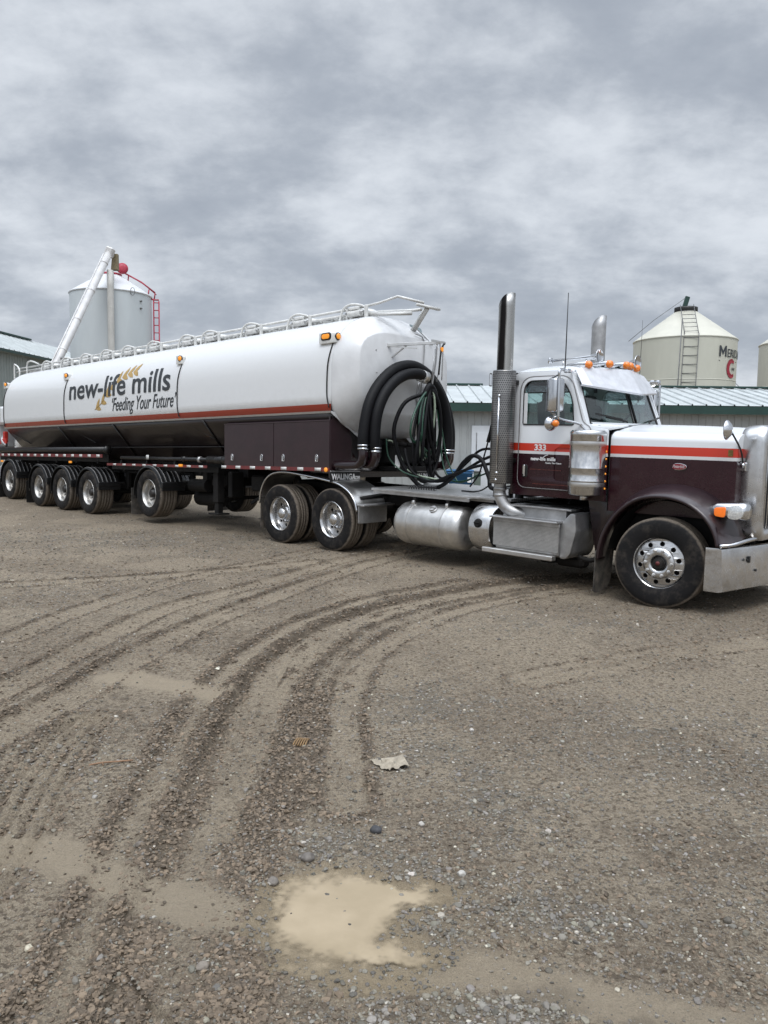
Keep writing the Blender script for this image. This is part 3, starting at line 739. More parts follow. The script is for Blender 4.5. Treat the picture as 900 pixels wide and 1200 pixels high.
# ---- steps / battery box, tanks, deck
for s in (-1, 1):
    e = emp('step_box', (0, 0, 0), parent=TP)
    prof = [(-.62, .33), (-1.10, .33), (-1.185, .36), (-1.20, .42), (-1.20, .76), (-1.05, .775), (-1.045, .915), (-.62, .92)]
    bm = nb(); flat(bm, [rpoly(prof, .015)], .95, lambda u, v, w: (-1.745 + w, -s * u, v), .012); ob('box_body', bm, mAluDull, e, sharp=.4)
    bm = nb(); box(bm, (-1.76, s * 1.20, .555), (.985, .02, .315), .006); ob('box_cover', bm, mDiamond, e)
    bm = nb(); box(bm, (-1.755, s * 1.205, .735), (1.0, .03, .055), .008); ob('cover_rail', bm, mAluDull, e)
    bm = nb(); box(bm, (-1.755, s * 1.215, .775), (1.02, .16, .022), .006); ob('upper_tread', bm, mAluDull, e) if False else ob('upper_tread', bm, mAluDull, e)
    bm = nb(); box(bm, (-1.84, s * 1.235, .33), (1.07, .10, .06), .008); ob('lower_step', bm, mAlu, e)
    bm = nb(); box(bm, (-1.62, s * 1.055, .925), (.92, .13, .02), .004); ob('top_tread', bm, mAluDull, e)
    bm = nb(); flat(bm, [rpoly([(-1.27, .33), (-1.27, .76), (-1.14, .90), (-1.07, .90), (-1.05, .68), (-1.12, .40), (-1.18, .33)], .03)], .55, XZ(s * .90), .02); ob('end_panel', bm, mAluDull, e)
    bm = nb(); cyl(bm, (-1.6, s * .85, .32), (-1.6, s * .85, .22), .12, n=16); box(bm, (-1.3, s * .8, .26), (.4, .2, .14), .04); tube(bm, [(-1.1, s * 1.0, .36), (-.95, s * .98, .33), (-.8, s * .95, .4)], .03, 8, 4); ob('underside_tank', bm, mFrame, e)
def fuel_tank(name, x0, x1, yc, zc, r, s, capx, open_end=False):
    e = emp(name, (0, 0, 0), parent=TP); L = x1 - x0
    bm = nb()
    p = [(0, -.06), (r * .45, -.055), (r * .72, -.035), (r * .88, -.005), (r * .965, .035), (r, .085)] if not open_end else [(0, .03), (r * .93, .03), (r * .95, .0), (r * .985, -.004), (r, .004)]
    lathe(bm, p + [(r, L / 2)] + [(a, L - b) for a, b in p[::-1]], (x0, s * yc, zc), (1, 0, 0), 64)
    ob('tank_shell', bm, mChrome if open_end else mAlu, e, sharp=.6)
    if not open_end:
        for k, x in enumerate((x0 + L * .20, x1 - L * .26)):
            bm = nb(); lathe(bm, [(r + .001, -.03), (r + .007, -.027), (r + .007, .027), (r + .001, .03)], (x, s * yc, zc), (1, 0, 0), 64)
            box(bm, (x, s * (yc + r * .35), zc + r * .98), (.05, .05, .07), .006); ob('tank_strap', bm, mAlu, e, sharp=.9)
            bm = nb(); box(bm, (x, s * (yc - r * .1), zc + r + .04), (.06, .28, .08), .01); ob('strap_hanger', bm, mFrame, e)
    d = V((0, s * .62, .78)).normalized() if not open_end else V((0, s * .97, .25)).normalized()
    c = V((capx, s * yc, zc)) + d * r
    bm = nb(); lathe(bm, [(.06, -.01), (.062, .012), (.05, .018), (.048, .035), (.02, .04), (0, .04)], c, d, 20); box(bm, c + d * .045, (.085, .02, .015), .004); ob('filler_cap', bm, mFrame if open_end else mAluDull, e)
    return e
for s in (-1, 1):
    fuel_tank('fuel_tank', -4.12, -2.93, .87, .50, .315, s, -3.42)
    fuel_tank('fluid_tank', -2.68, -2.34, .88, .57, .315, s, -2.52, True)
deck = emp('deck_plate', (0, 0, 0), parent=TP)
bm = nb(); flat(bm, [rpoly([(-4.78, -1.0), (-2.92, -1.0), (-2.72, -.86), (-2.24, -.86), (-2.24, .86), (-2.72, .86), (-2.92, 1.0), (-4.78, 1.0)], .03)], .04, XY(.958), .004); ob('tread_plate', bm, mDiamond, deck)
bm = nb(); box(bm, (-3.8, -.97, .92), (1.9, .03, .05), .004); box(bm, (-3.8, .97, .92), (1.9, .03, .05), .004); box(bm, (-3.6, 0, .915), (2.0, 1.5, .04)); ob('deck_edge', bm, mAluDull, deck)
bm = nb()
box(bm, (-2.42, -.66, 1.04), (.10, .09, .15), .01); cyl(bm, (-2.30, -.58, .98), (-2.30, -.58, 1.18), .06, n=14); cyl(bm, (-2.62, -.72, .98), (-2.62, -.72, 1.10), .018, n=8); box(bm, (-2.26, -.35, 1.1), (.14, .3, .22), .02); box(bm, (-2.24, .35, 1.12), (.12, .34, .26), .02)
obs('valve_block', bm, mBlack, TP)
bm = nb(); box(bm, (-2.42, -.708, 1.05), (.06, .006, .08), .001); ob('valve_label', bm, mTextW, TP)
# ---- drive fenders: one long tandem fender each side
for s in (-1, 1):
    e = emp('drive_fender', (0, 0, 0), parent=TP)
    path = catmull([(-7.34, 0, .56), (-7.30, 0, .78), (-7.17, 0, .98), (-6.95, 0, 1.10), (-6.6, 0, 1.14), (-6.1, 0, 1.11), (-5.6, 0, 1.065), (-5.28, 0, 1.02), (-5.02, 0, .91), (-4.88, 0, .76), (-4.83, 0, .62)], 4)
    bm = nb(); rings = [[V((p.x, s * y, p.z + dz)) for y, dz in ((1.235, -.03), (1.24, -.005), (1.225, .006), (1.0, .010), (.8, .010), (.60, .006))] for p in path]
    loft(bm, rings, closed=False); solidify(bm, .005); ob('fender_top', bm, mAlu, e, sharp=.7)
    bm = nb(); tube(bm, [(p.x, s * 1.238, p.z - .012) for p in path], .016, 8); ob('fender_edge', bm, mChromeUp, e)
    bm = nb(); flat(bm, [rpoly([(-1.235, .42), (-.62, .42), (-.62, .69), (-1.235, .69)], .02)], .02, lambda u, v, w: (-4.80 + w, (u if s < 0 else -u), v), .003); box(bm, (-4.76, s * .90, .705), (.16, .68, .03), .006); ob('fender_end_box', bm, mAluDull, e)
    bm = nb(); flat(bm, [rpoly([(-1.22, .10), (-.62, .10), (-.62, .72), (-1.22, .72)], .02)], .012, lambda u, v, w: (-7.33 + w, (u if s < 0 else -u), v)); ob('rear_flap', bm, mFlap, e)
    bm = nb(); cyl(bm, (-4.9, s * .3, .86), (-4.9, s * 1.1, .80), .03, n=10); cyl(bm, (-6.12, s * .3, 1.05), (-6.12, s * 1.15, 1.08), .03, n=10); obs('fender_bracket', bm, mFrame, e)
# ================================================================ BULK TRAILER
trailer = emp('bulk_trailer', K_LOC, K_ROT)
tag(trailer, 'long white bulk feed trailer with new-life mills lettering, red stripe and dark lower body', 'trailer')
RP = trailer
mTank = paint_bands('tank_white_paint', [(2.172, (.6, .6, .6)), (2.205, (.6, .6, .6)), (2.315, (.40, .050, .028)), (None, (.66, .67, .675))], .3, .08, 2.1, 2.8)
mHead = M('tank_head_paint', (.58, .585, .59), .36, 0, .07, 2.5, coat=.3, dirt=((.25, .22, .19), .3, 1.7, 2.6))
X0, X1 = .60, -12.72
def top_y(z):
    if z <= 2.75: return 1.30
    t = min(1, (z - 2.75) / 1.07); return 1.30 * (1 - t ** 2.5) ** (1 / 2.5)
def tank_section():
    pts = []
    for k in range(0, 17):                     # right side up to the crown
        a = (k / 16) * PI / 2; t = math.sin(a); pts.append((-1.30 * max(0, math.cos(a)) ** (2 / 2.5), 2.75 + 1.07 * t ** (2 / 2.5)))
    return pts
ts = tank_section()
right = [(-1.302, 2.172), (-1.302, 2.45)] + ts
secA = right + [(-y, z) for y, z in right[-2::-1]]
bm = nb()
xs = np.linspace(X0, X1, 12)
loft(bm, [[(x, y, z) for y, z in secA] for x in xs], closed=True)
ob('tank_shell', bm, mTank, RP, sharp=.7)
# rolled front head: a faceted conical ring round a flat panel
outer = right[1:] ; outer = [(-.30, 1.80), (-.62, 1.845), (-.90, 1.93), (-1.12, 2.05), (-1.25, 2.20), (-1.295, 2.36)] + right[1:]
outer = outer + [(-y, z) for y, z in outer[-2::-1]]
inner = rpoly([(-.80, 2.20), (-1.08, 2.55), (-1.05, 3.30), (-.62, 3.47), (.62, 3.47), (1.05, 3.30), (1.08, 2.55), (.80, 2.20)], .5, 6)
def polar(poly, c, a):
    d = (math.cos(a), math.sin(a)); best = None
    for i in range(len(poly)):
        p, q = poly[i], poly[(i + 1) % len(poly)]; ex, ey = q[0] - p[0], q[1] - p[1]
        den = d[0] * ey - d[1] * ex
        if abs(den) < 1e-9: continue
        t = ((p[0] - c[0]) * ey - (p[1] - c[1]) * ex) / den; u = ((p[0] - c[0]) * d[1] - (p[1] - c[1]) * d[0]) / den
        if t > 0 and -1e-6 <= u <= 1 + 1e-6 and (best is None or t < best): best = t
    return (c[0] + d[0] * best, c[1] + d[1] * best)
NA = 64; ca = (0, 2.75)
O_ = [polar(outer, ca, 2 * PI * k / NA) for k in range(NA)]; I_ = [polar(inner, ca, 2 * PI * k / NA) for k in range(NA)]
def blend(x, f, k=0): return [(x, (a[0] * (1 - f) + b[0] * f) * (1 + k), ca[1] + ((a[1] - ca[1]) * (1 - f) + (b[1] - ca[1]) * f) * (1 + k)) for a, b in zip(O_, I_)]
bm = nb(); loft(bm, [blend(X0 - .02, 0), blend(X0 + .03, .015), blend(X0 + .09, .11), blend(X0 + .20, .36), blend(X0 + .31, .66), blend(X0 + .375, .86), blend(X0 + .402, .97), blend(X0 + .408, 1.02)], cap1=True)
head = ob('tank_head', bm, mHead, RP, sharp=.5)
bm = nb()                                      # weld and rivet marks, small hatch on the head
for y, z in ((-.72, 3.18), (-.45, 3.30), (-.70, 2.83), (-.62, 2.70), (-.55, 2.70), (-.78, 2.55), (-.2, 3.33)): cyl(bm, (X0 + .40, y, z), (X0 + .415, y, z), .012, n=8)
obs('rivet', bm, mAluDull, head)
bm = nb(); flat(bm, [rpoly([(.40, 0), (.72, 0), (.66, .1), (.48, .12)], .04)], .008, lambda u, v, w: (X0 + .13 + v * .9 + w * .3, u - .05, 3.755 - v * 1.05 - (u - .4) * .12 + w)); ob('sight_window', bm, M('sight_glass', (.12, .16, .17), .1), head)
for s in (-1, 1):
    bm = nb(); flat(bm, [[(s * 1.30, 2.20), (s * 1.30, 2.165), (s * .59, 1.73), (s * .40, 1.86), (s * .9, 2.1)]], .012, YZ(X0 + .012)); ob('corner_gusset', bm, mHead, RP, smooth=False)
# rear head
bm = nb(); loft(bm, [[(X1 + .01, p[1] , p[2]) for p in blend(0, 0)], [(X1 - .25, p[1], p[2]) for p in blend(0, .35)], [(X1 - .42, p[1], p[2]) for p in blend(0, 1)]], cap1=True)
ob('rear_head', bm, mHead, RP, sharp=.35)
# hopper
hp = [(-1.292, 2.168), (-1.20, 2.06), (-.86, 1.66), (-.70, 1.45), (-.45, 1.28)]
hp = hp + [(-y, z) for y, z in hp[::-1]]
bm = nb(); loft(bm, [[(x, y, z) for y, z in hp] for x in (.56, -4, -8, -12.6)], closed=True, cap0=True, cap1=True)
ob('hopper_body', bm, M('hopper_dark_paint', (.008, .004, .005), .35, 0, .25, 3, coat=.25, dirt=(MUD, .05, 1.2, 2.2)), RP, sharp=.5)
bm = nb()
for x in (-3.0, -6.55, -9.3): bar(bm, (x, -1.30, 2.15), (x - .0, -.72, 1.46), .03, .03)
bar(bm, (-2.4, -.90, 1.655), (-12.6, -.90, 1.655), .03, .02); bar(bm, (-2.4, .90, 1.655), (-12.6, .90, 1.655), .03, .02)
obs('hopper_rib', bm, mBlack, RP)
# lettering laid on the tank side
def onside(u0, z0, off=.004):
    return lambda u, v, w: (u0 + u, -top_y(z0 + v) - .003 - off + w, z0 + v)
DEC = emp('tank_lettering', (0, 0, 0), parent=RP)
bm = nb(); text(bm, 'new-life mills', .66, onside(-8.70, 2.785), 1.315, 0, .009, .003, space=1, cut=.05); obs('company_lettering', bm, mText, DEC, smooth=False)
bm = nb(); text(bm, '\u2018Feeding Your Future\u2019', .41, onside(-6.60, 2.445), .73, .38, .003, .003, cut=.05); ob('slogan', bm, mText, DEC, smooth=False)
bm = nb()                                      # wheat ear: curved stem of leaf shaped grains
st = catmull([(-7.35, 0, 2.50), (-6.99, 0, 2.66), (-6.66, 0, 2.88), (-6.32, 0, 3.09), (-6.0, 0, 3.20), (-5.70, 0, 3.25)], 6)
def grain(c, d, L, wd):
    n_ = V((-d.z, 0, d.x)); pts = []
    for k in range(12):
        t = k / 11; pts.append(c + d * (L * t) + n_ * (wd * math.sin(PI * t) ** .8))
    for k in range(11, -1, -1):
        t = k / 11; pts.append(c + d * (L * t) - n_ * (wd * .35 * math.sin(PI * t)))
    f = onside(0, 0, .0025); t = nb()
    flat(bm, [[(p.x, p.z) for p in pts]], .001, lambda u, v, w: f(u, v, w))
for i in range(1, len(st) - 1, 4):
    d = (st[min(i + 1, len(st) - 1)] - st[i - 1]).normalized(); a = math.atan2(d.z, d.x); sz = .30
    if -6.62 < st[i].x < -5.98 and 2.78 < st[i].z < 3.0: sz = .22
    for q in (.50, -.50):
        dd = V((math.cos(a + q), 0, math.sin(a + q))); grain(st[i], dd, sz * (1 if q > 0 else .9), .075 if q < 0 else -.075)
tube(bm, [(p.x, -top_y(p.z) - .004, p.z) for p in st[:8]], .008, 5)
ob('wheat_ear', bm, mWheat, DEC, smooth=False)
# seams with marker lamps and cables
for x, dbl in ((.52, True), (-3.86, False), (-8.93, False), (-12.70, False)):
    e = emp('side_marker', (x, -top_y(3.36) - .03, 3.36), (0, 0, 0), RP)
    w = .36 if dbl else .18; bm = nb(); flat(bm, [rpoly([(-w * .75, -.09), (w * .3, -.09), (w * .3, .06), (-w * .75, .09)], .02)], .12, XZ(0), .01); ob('lamp_bracket', bm, mWhiteRail, e)
    bm = nb(); lathe(bm, [(.044, 0), (.043, .02), (.025, .032), (0, .033)], (w * .3 + .002, -.0, .01) if dbl else (w * .05, -.055, .02), (1, 0, 0) if dbl else (0.3, -1, 0), 18)
    if dbl: flat(bm, [rrect(-.10, .02, .17, .075, .035)], .03, XZ(-.07), .006)
    ob('amber_lamp', bm, mAmberLit, e)
    bm = nb()
    if dbl: flat(bm, [rrect(-.10, .02, .24, .12, .05)], .012, XZ(-.062), .003)
    lathe(bm, [(.06, -.01), (.06, .01), (.046, .015)], (w * .3 + .002, -.0, .01) if dbl else (w * .05, -.055, .02), (1, 0, 0) if dbl else (0.3, -1, 0), 18); ob('lamp_bezel', bm, mPlastic, e)
    bm = nb(); tube(bm, [(x + dx, -top_y(z) - .012, z) for z, dx in ((3.28, .03), (3.1, .02), (2.9, .0), (2.6, -.01), (2.4, .0), (2.25, .05))], .011, 6, 3)
    if x < .3: tube(bm, [(x + .05, -1.315, 2.25), (x + .22, -1.24, 2.12), (x + .5, -1.10, 1.95), (x + .9, -.95, 1.76)], .009, 6, 3)
    ob('lamp_cable', bm, mPlastic, RP)
# ---- roof rails, catwalk, hatches
bm = nb()
for y, z in ((-.47, 3.86), (-.47, 3.95), (-.02, 3.95), (-.02, 3.88)): tube(bm, [(-13.9, y, z), (-6, y, z), (.35, y, z)], .024, 8)
tube(bm, [(.30, -.47, 3.95), (.75, -.40, 3.99), (1.10, -.33, 4.06), (1.42, -.05, 3.96)], .022, 8)
tube(bm, [(.30, -.47, 3.87), (.75, -.30, 3.83), (1.25, -.16, 3.80)], .032, 8)
tube(bm, [(.35, -.02, 3.95), (.95, .18, 3.93), (1.13, .22, 3.93)], .026, 8)
bar(bm, (1.18, .05, 3.98), (1.18, .62, 3.98), .05, .04); bar(bm, (1.16, .32, 3.96), (.86, .32, 3.62), .11, .03)
bar(bm, (.75, -.42, 3.80), (1.25, -.16, 3.80), .05, .03)
obs('roof_rail', bm, mWhiteRail, RP)
bm = nb()
for k in range(5): bar(bm, (-13.6, -.40 + .09 * k, 3.868), (.4, -.40 + .09 * k, 3.868), .05, .02)
for k in range(48): box(bm, (-13.5 + .29 * k, -.22, 3.845), (.03, .46, .025))
ob('catwalk', bm, mWhiteRail, RP)
xsH = [-.02, -1.42, -2.82, -4.20, -5.05, -6.40, -7.55, -8.60, -9.70, -10.8, -12.0]
h0 = l0 = None
for x in xsH:
    if h0 is None:
        h0 = emp('roof_hatch', (x, 0, 0), parent=RP)
        bm = nb()
        tube(bm, [(0, -.56, 3.69), (.03, -.55, 3.86), (.10, -.54, 3.97), (.26, -.53, 4.01), (.45, -.51, 3.98), (.54, -.48, 3.94)], .021, 8, 4)
        ob('guard_hoop', bm, mWhiteRail, h0)
        bm = nb(); lathe(bm, [(.22, 0), (.24, .05), (.24, .10), (.16, .15), (0, .17)], (.32, -.25, 3.80), (0, 0, 1), 24); box(bm, (.14, -.50, 3.86), (.05, .06, .22), .01); box(bm, (.58, -.50, 3.86), (.05, .06, .22), .01); cyl(bm, (.22, -.54, 3.85), (.50, -.54, 3.85), .055, n=12); box(bm, (.36, -.56, 3.93), (.22, .05, .05), .01)
        ob('hatch_lid', bm, mWhiteRail, h0)
        bm = nb(); cyl(bm, (.16, -.56, 3.86), (.56, -.56, 3.86), .02, n=8); ob('hatch_latch', bm, mAluDull, h0)
    else: tree_copy(h0, RP, (x, 0, 0))
bm = nb(); tube(bm, [(-13.1, -.5, 3.70), (-13.1, -.5, 4.02), (-12.95, -.5, 4.10), (-12.7, -.5, 4.08), (-12.3, -.5, 3.98)], .022, 8, 4); tube(bm, [(-13.75, -.6, 3.6), (-13.75, -.6, 4.0), (-13.7, -.6, 4.06), (-13.4, -.6, 3.9), (-13.4, -.6, 3.55)], .022, 8, 4); obs('ladder_hoop', bm, mWhiteRail, RP)
# ---- front body with side tool boxes
bm = nb()
box(bm, (.545, 0, 1.64), (.03, 2.56, .98), .004)
box(bm, (.15, -.3, 1.45), (.7, 1.5, .5), .02)
flat(bm, [rpoly([(.40, -1.30), (.60, -1.30), (.60, -.28), (.50, -.2), (.40, -.2)], .02)], .03, XY(1.235)); 
ob('front_wall', bm, mMaroon, RP)
for s in (-1, 1):
    e = emp('tool_box', (0, 0, 0), parent=RP)
    bm = nb(); flat(bm, [[(s * .85, 1.26), (s * 1.285, 1.26), (s * 1.285, 2.045), (s * 1.20, 2.10), (s * .95, 2.14), (s * .80, 1.75)]], 2.86, lambda u, v, w: (-.86 + w, u, v), .006); ob('box_shell', bm, mMaroonDull, e, sharp=.3)
    for a, b in ((-2.285, -.850), (-.836, .565)):
        bm = nb(); flat(bm, [rrect((a + b) / 2, 1.665, b - a, .755, .015)], .016, XZ(s * 1.293), .004)
        for dx in (.26, ((b - a) - .29)): pass
        dr = ob('box_door', bm, mMaroonDull, e, sharp=.3)
        for x in ((a + .25, b - .32) if a < -1 else (a + .26, b - .29)):
            bm = nb(); flat(bm, [[(x - .035, 1.40), (x + .035, 1.40), (x + .035, 1.49), (x, 1.525), (x - .035, 1.49)], [(x - .022, 1.413), (x - .022, 1.485), (x, 1.507), (x + .022, 1.485), (x + .022, 1.413)][::-1]], .012, XZ(s * 1.306)); box(bm, (x, s * 1.308, 1.46), (.018, .02, .055), .004); o = ob('door_latch', bm, mChromeUp, e, smooth=False)
    bm = nb(); box(bm, (-.86, s * 1.292, 2.052), (2.87, .03, .022), .006); ob('drip_rail', bm, mMaroonDull, e)
    # tape: alternating red and white
    x = .40; k = 0
    bmr, bmw = nb(), nb()
    box(bmr, (-.86, s * 1.296, 1.278), (2.86, .012, .06))
    x = .30
    while x > -2.3:
        box(bmw, (x, s * 1.3045, 1.278), (.15, .003, .052)); x -= .433
    ob('reflective_tape', bmr, mReflR, RP); obs('tape_block', bmw, mReflW, RP)
    bm = nb(); lathe(bm, [(.036, 0), (.034, .015), (0, .022)], (.50, s * 1.305, 1.275), (0, s, 0), 16); ob('corner_lamp', bm, mAmberLit, RP)
    sg = emp('flap_sign', (0, 0, 0), parent=RP)
    yc = s * .98
    bm = nb(); flat(bm, [rrect(yc, 1.160, .66, .165, .01)], .012, YZ(.60)); ob('sign_plate', bm, mPlastic, sg)
    bm = nb(); text(bm, 'WALINGA', .128, lambda u, v, w: (.608 + w, yc - .30 + u, 1.122 + v), .88, 0, .004, .003); text(bm, '.COM', .075, lambda u, v, w: (.608 + w, yc + .17 + u, 1.122 + v), .82, 0, .002, .003); ob('sign_lettering', bm, mTextW, sg, smooth=False)
    bm = nb(); box(bm, (.605, yc, 1.252), (.02, .66, .022), .003); ob('sign_clamp', bm, mAluDull, sg)
# long side tape on the running rail
for s in (-1, 1):
    bm = nb(); bar(bm, (-7.05, s * 1.285, 1.455), (-13.4, s * 1.285, 1.455), .016, .075); bar(bm, (-3.0, s * 1.2, 1.27), (-7.0, s * 1.2, 1.27), .012, .05); ob('side_tape', bm, mReflR, RP)
    bm = nb()
    for k in range(15): box(bm, (-7.25 - .433 * k, s * 1.294, 1.455), (.15, .005, .06))
    for k in range(9): box(bm, (-3.2 - .43 * k, s * 1.208, 1.27), (.14, .005, .04))
    box(bm, (-5.15, s * 1.24, 1.44), (.10, .01, .09))
    obs('tape_block', bm, mReflW, RP)
    bm = nb()
    tube(bm, [(-7.0, s * 1.2, 1.59), (-13.6, s * 1.2, 1.59)], .075, 18)
    lathe(bm, [(.075, 0), (.095, .01), (.095, .05), (.0, .05)], (-7.0, s * 1.2, 1.59), (1, 0, 0), 18)
    ob('conveying_pipe', bm, mBlack, RP)
    bm = nb(); tube(bm, [(-6.4, s * 1.16, 1.42), (-2.36, s * 1.16, 1.40)], .042, 14); cyl(bm, (-3.0, s * 1.16, 1.405), (-2.32, s * 1.16, 1.40), .075, n=18); cyl(bm, (-3.9, s * 1.16, 1.41), (-3.8, s * 1.16, 1.41), .06, n=14)
    tube(bm, [(-2.5, s * 1.15, 1.40), (-2.32, s * 1.15, 1.40), (-2.2, s * 1.08, 1.40)], .085, 16, 3)
    ob('discharge_pipe', bm, mBlack, RP)
    bm = nb(); cyl(bm, (-3.32, s * 1.16, 1.405), (-3.27, s * 1.16, 1.405), .062, n=14); ob('pipe_coupler', bm, mAluDull, RP)
    bm = nb()
    flat(bm, [[(-7.0, 1.32), (-13.4, 1.32), (-13.4, 1.52), (-7.0, 1.52)]], .02, XZ(s * 1.16)); 
    for k in range(9): bar(bm, (-4.2 - k * 1.1, s * .5, 1.2), (-4.2 - k * 1.1, s * 1.18, 1.33), .05, .1)
    box(bm, (-4.9, s * 1.05, 1.21), (4.2, .06, .10)); ob('side_skirt', bm, mFrame, RP)
    for x, z in ((-3.82, 1.285), (-8.72, 1.30), (-13.0, 1.28)):
        bm = nb(); box(bm, (x, s * 1.27, z), (.12, .04, .05), .01); ob('clearance_lamp', bm, mAmberLit, RP)
# ---- underframe
bm = nb()
for s in (-1, 1): box(bm, (-8.0, s * .45, 1.16), (10.8, .12, .20), .01); box(bm, (-1.0, s * .45, 1.31), (3.2, .12, .10), .01)
box(bm, (-.2, 0, 1.262), (1.6, 1.4, .03)); cyl(bm, (0, 0, 1.18), (0, 0, 1.3), .045, n=12); box(bm, (-2.62, 0, 1.25), (.08, 1.1, .36))
for k in range(14): box(bm, (-3.0 - .78 * k, 0, 1.17), (.08, 1.7, .12))
box(bm, (-7.2, 0, 1.30), (12.0, 1.1, .10))
ob('underframe', bm, mFrame, RP)
for s in (-1, 1):
    e = emp('landing_leg', (0, 0, 0), parent=RP)
    bm = nb(); box(bm, (-2.98, s * .95, .92), (.16, .16, .68), .01); box(bm, (-2.98, s * .95, .50), (.12, .12, .28), .01); bar(bm, (-2.95, s * .88, .62), (-3.6, s * .6, 1.08), .05, .05); ob('leg_tube', bm, mFrame, e)
    bm = nb(); box(bm, (-2.98, s * .95, .365), (.34, .26, .03), .006); ob('foot', bm, mFrame, e)
bm = nb(); bar(bm, (-2.98, -.9, .66), (-2.98, .9, .66), .07, .07); box(bm, (-3.2, 0, 1.0), (.5, 1.6, .22), .02); box(bm, (-2.7, -.75, .93), (.12, .3, .5), .02); bar(bm, (-1.4, -.55, 1.05), (-2.2, -.75, .60), .05, .05); cyl(bm, (-3.6, -.75, .88), (-4.2, -.75, .88), .13, n=16)
cyl(bm, (-3.5, -.5, .62), (-4.3, -.5, .62), .17, n=18); box(bm, (-1.9, -.6, .98), (.4, .5, .3), .03); box(bm, (-3.45, -.9, 1.12), (.15, .12, .22), .01)
ob('landing_gear_crossbar', bm, mFrame, RP)
spare = wheel('spare_wheel', RP, (-2.35, .1, .78), .1, .30, 'trailer')
for c_ in spare.children:
    if c_.name.split('.')[0] == 'rim': c_.data = c_.data.copy(); c_.data.materials[0] = mBlack
# wheels, axles, fenders
w0 = f0 = None
for X, dz in ((-5.076, .119), (-7.828, 0), (-9.249, 0), (-10.609, 0), (-12.5425, .0847)):
    for s in (-1, 1):
        l = on_ground(K_ROT, (X, s * 1.062, .503 + dz)); rz = 0 if s < 0 else PI
        if w0 is None: w0 = wheel('trailer_wheel', RP, l, rz, .43, 'trailer')
        else: tree_copy(w0, RP, l, (0, 0, rz))
        if f0 is None:
            f0 = emp('wheel_fender', l, (0, 0, rz), RP)
            bm = nb(); R = .575
            a0, a1 = math.radians(14), math.radians(192); rings = []
            for k in range(26):
                a = a0 + (a1 - a0) * k / 25; rr = R + (.02 if k in (0, 25) else 0)
                prof = [(rr - .03, -.235), (rr, -.225)]
                for q in range(5):
                    yy = -.19 + q * .105
                    prof += [(rr, yy - .018), (rr + .012, yy - .008), (rr + .012, yy + .008), (rr, yy + .018)]
                prof += [(rr, .30)]
                rings.append([(p * math.cos(a), y, p * math.sin(a)) for p, y in prof])
            loft(bm, rings, closed=False); solidify(bm, .006); ob('fender_skin', bm, mPlastic, f0, sharp=.4)
            bm = nb()
            for q in range(5):
                yy = -.19 + q * .105
                tube(bm, [((R + .0125) * math.cos(a), yy, (R + .0125) * math.sin(a)) for a in [a0 + (a1 - a0) * k / 24 for k in range(25)]], .0055, 5)
            ob('fender_ribs', bm, M('pale_rib_grey', (.26, .25, .24), .6, 0, .3, 12), f0)  # pale grey line along the crest of each fender ridge
            bm = nb(); box(bm, (.60, .03, .20), (.05, .54, .10), .01); box(bm, (.60, .03, .115), (.03, .53, .08), .004); bar(bm, (.56, -.21, .235), (.56, .42, .235), .06, .05, .01); ob('fender_end', bm, mPlastic, f0)
        else:
            k = 1.0
            tree_copy(f0, RP, l, (0, 0, rz))
            if s > 0: COL.objects[-1]
    bm = nb(); l = on_ground(K_ROT, (X, 0, .503 + dz)); cyl(bm, l + V((0, -.86, 0)), l + V((0, .86, 0)), .065, n=14)
    for s in (-1, 1):
        box(bm, l + V((0, s * .45, .12)), (.9, .09, .14), .02); cyl(bm, l + V((-.35, s * .45, .12)), l + V((-.35, s * .45, .56)), .13, n=16); box(bm, l + V((.4, s * .45, .35)), (.14, .10, .5), .02)
    ob('axle', bm, mFrame, RP)
# fenders on the far side are turned half round, so mirror them back
for o in list(trailer.children):
    if o.name.startswith('wheel_fender') and o.location.y > 0: o.rotation_euler = (0, 0, 0); o.scale = (1, -1, 1)
for s in (-1, 1):
    for x in (-5.80, -11.4, -13.3):
        bm = nb(); flat(bm, [rpoly([(s * .66, .20), (s * 1.26, .20), (s * 1.26, .78), (s * .66, .78)], .02)], .012, YZ(x)); ob('mud_flap', bm, mFlap if x > -6 else mFrame, RP)
bm = nb(); box(bm, (-13.55, 0, .95), (.2, 2.4, .35), .02); box(bm, (-13.5, -1.0, 2.1), (.3, .5, .9), .05); box(bm, (-13.35, -1.15, 2.55), (.8, .25, .5), .06); ob('rear_cabinet', bm, mWhite, RP)
bm = nb(); box(bm, (-13.2, -1.27, 1.83), (1.1, .05, .14), .01); box(bm, (-12.9, -1.2, 1.95), (.10, .12, .3), .02); ob('rear_red_rail', bm, mRed, RP)
bm = nb(); tube(bm, [(-12.95, -1.2, 2.0), (-12.98, -1.26, 1.9), (-12.85, -1.28, 1.78), (-12.7, -1.26, 1.72)], .05, 10, 4); ob('rear_elbow', bm, mAluDull, RP)
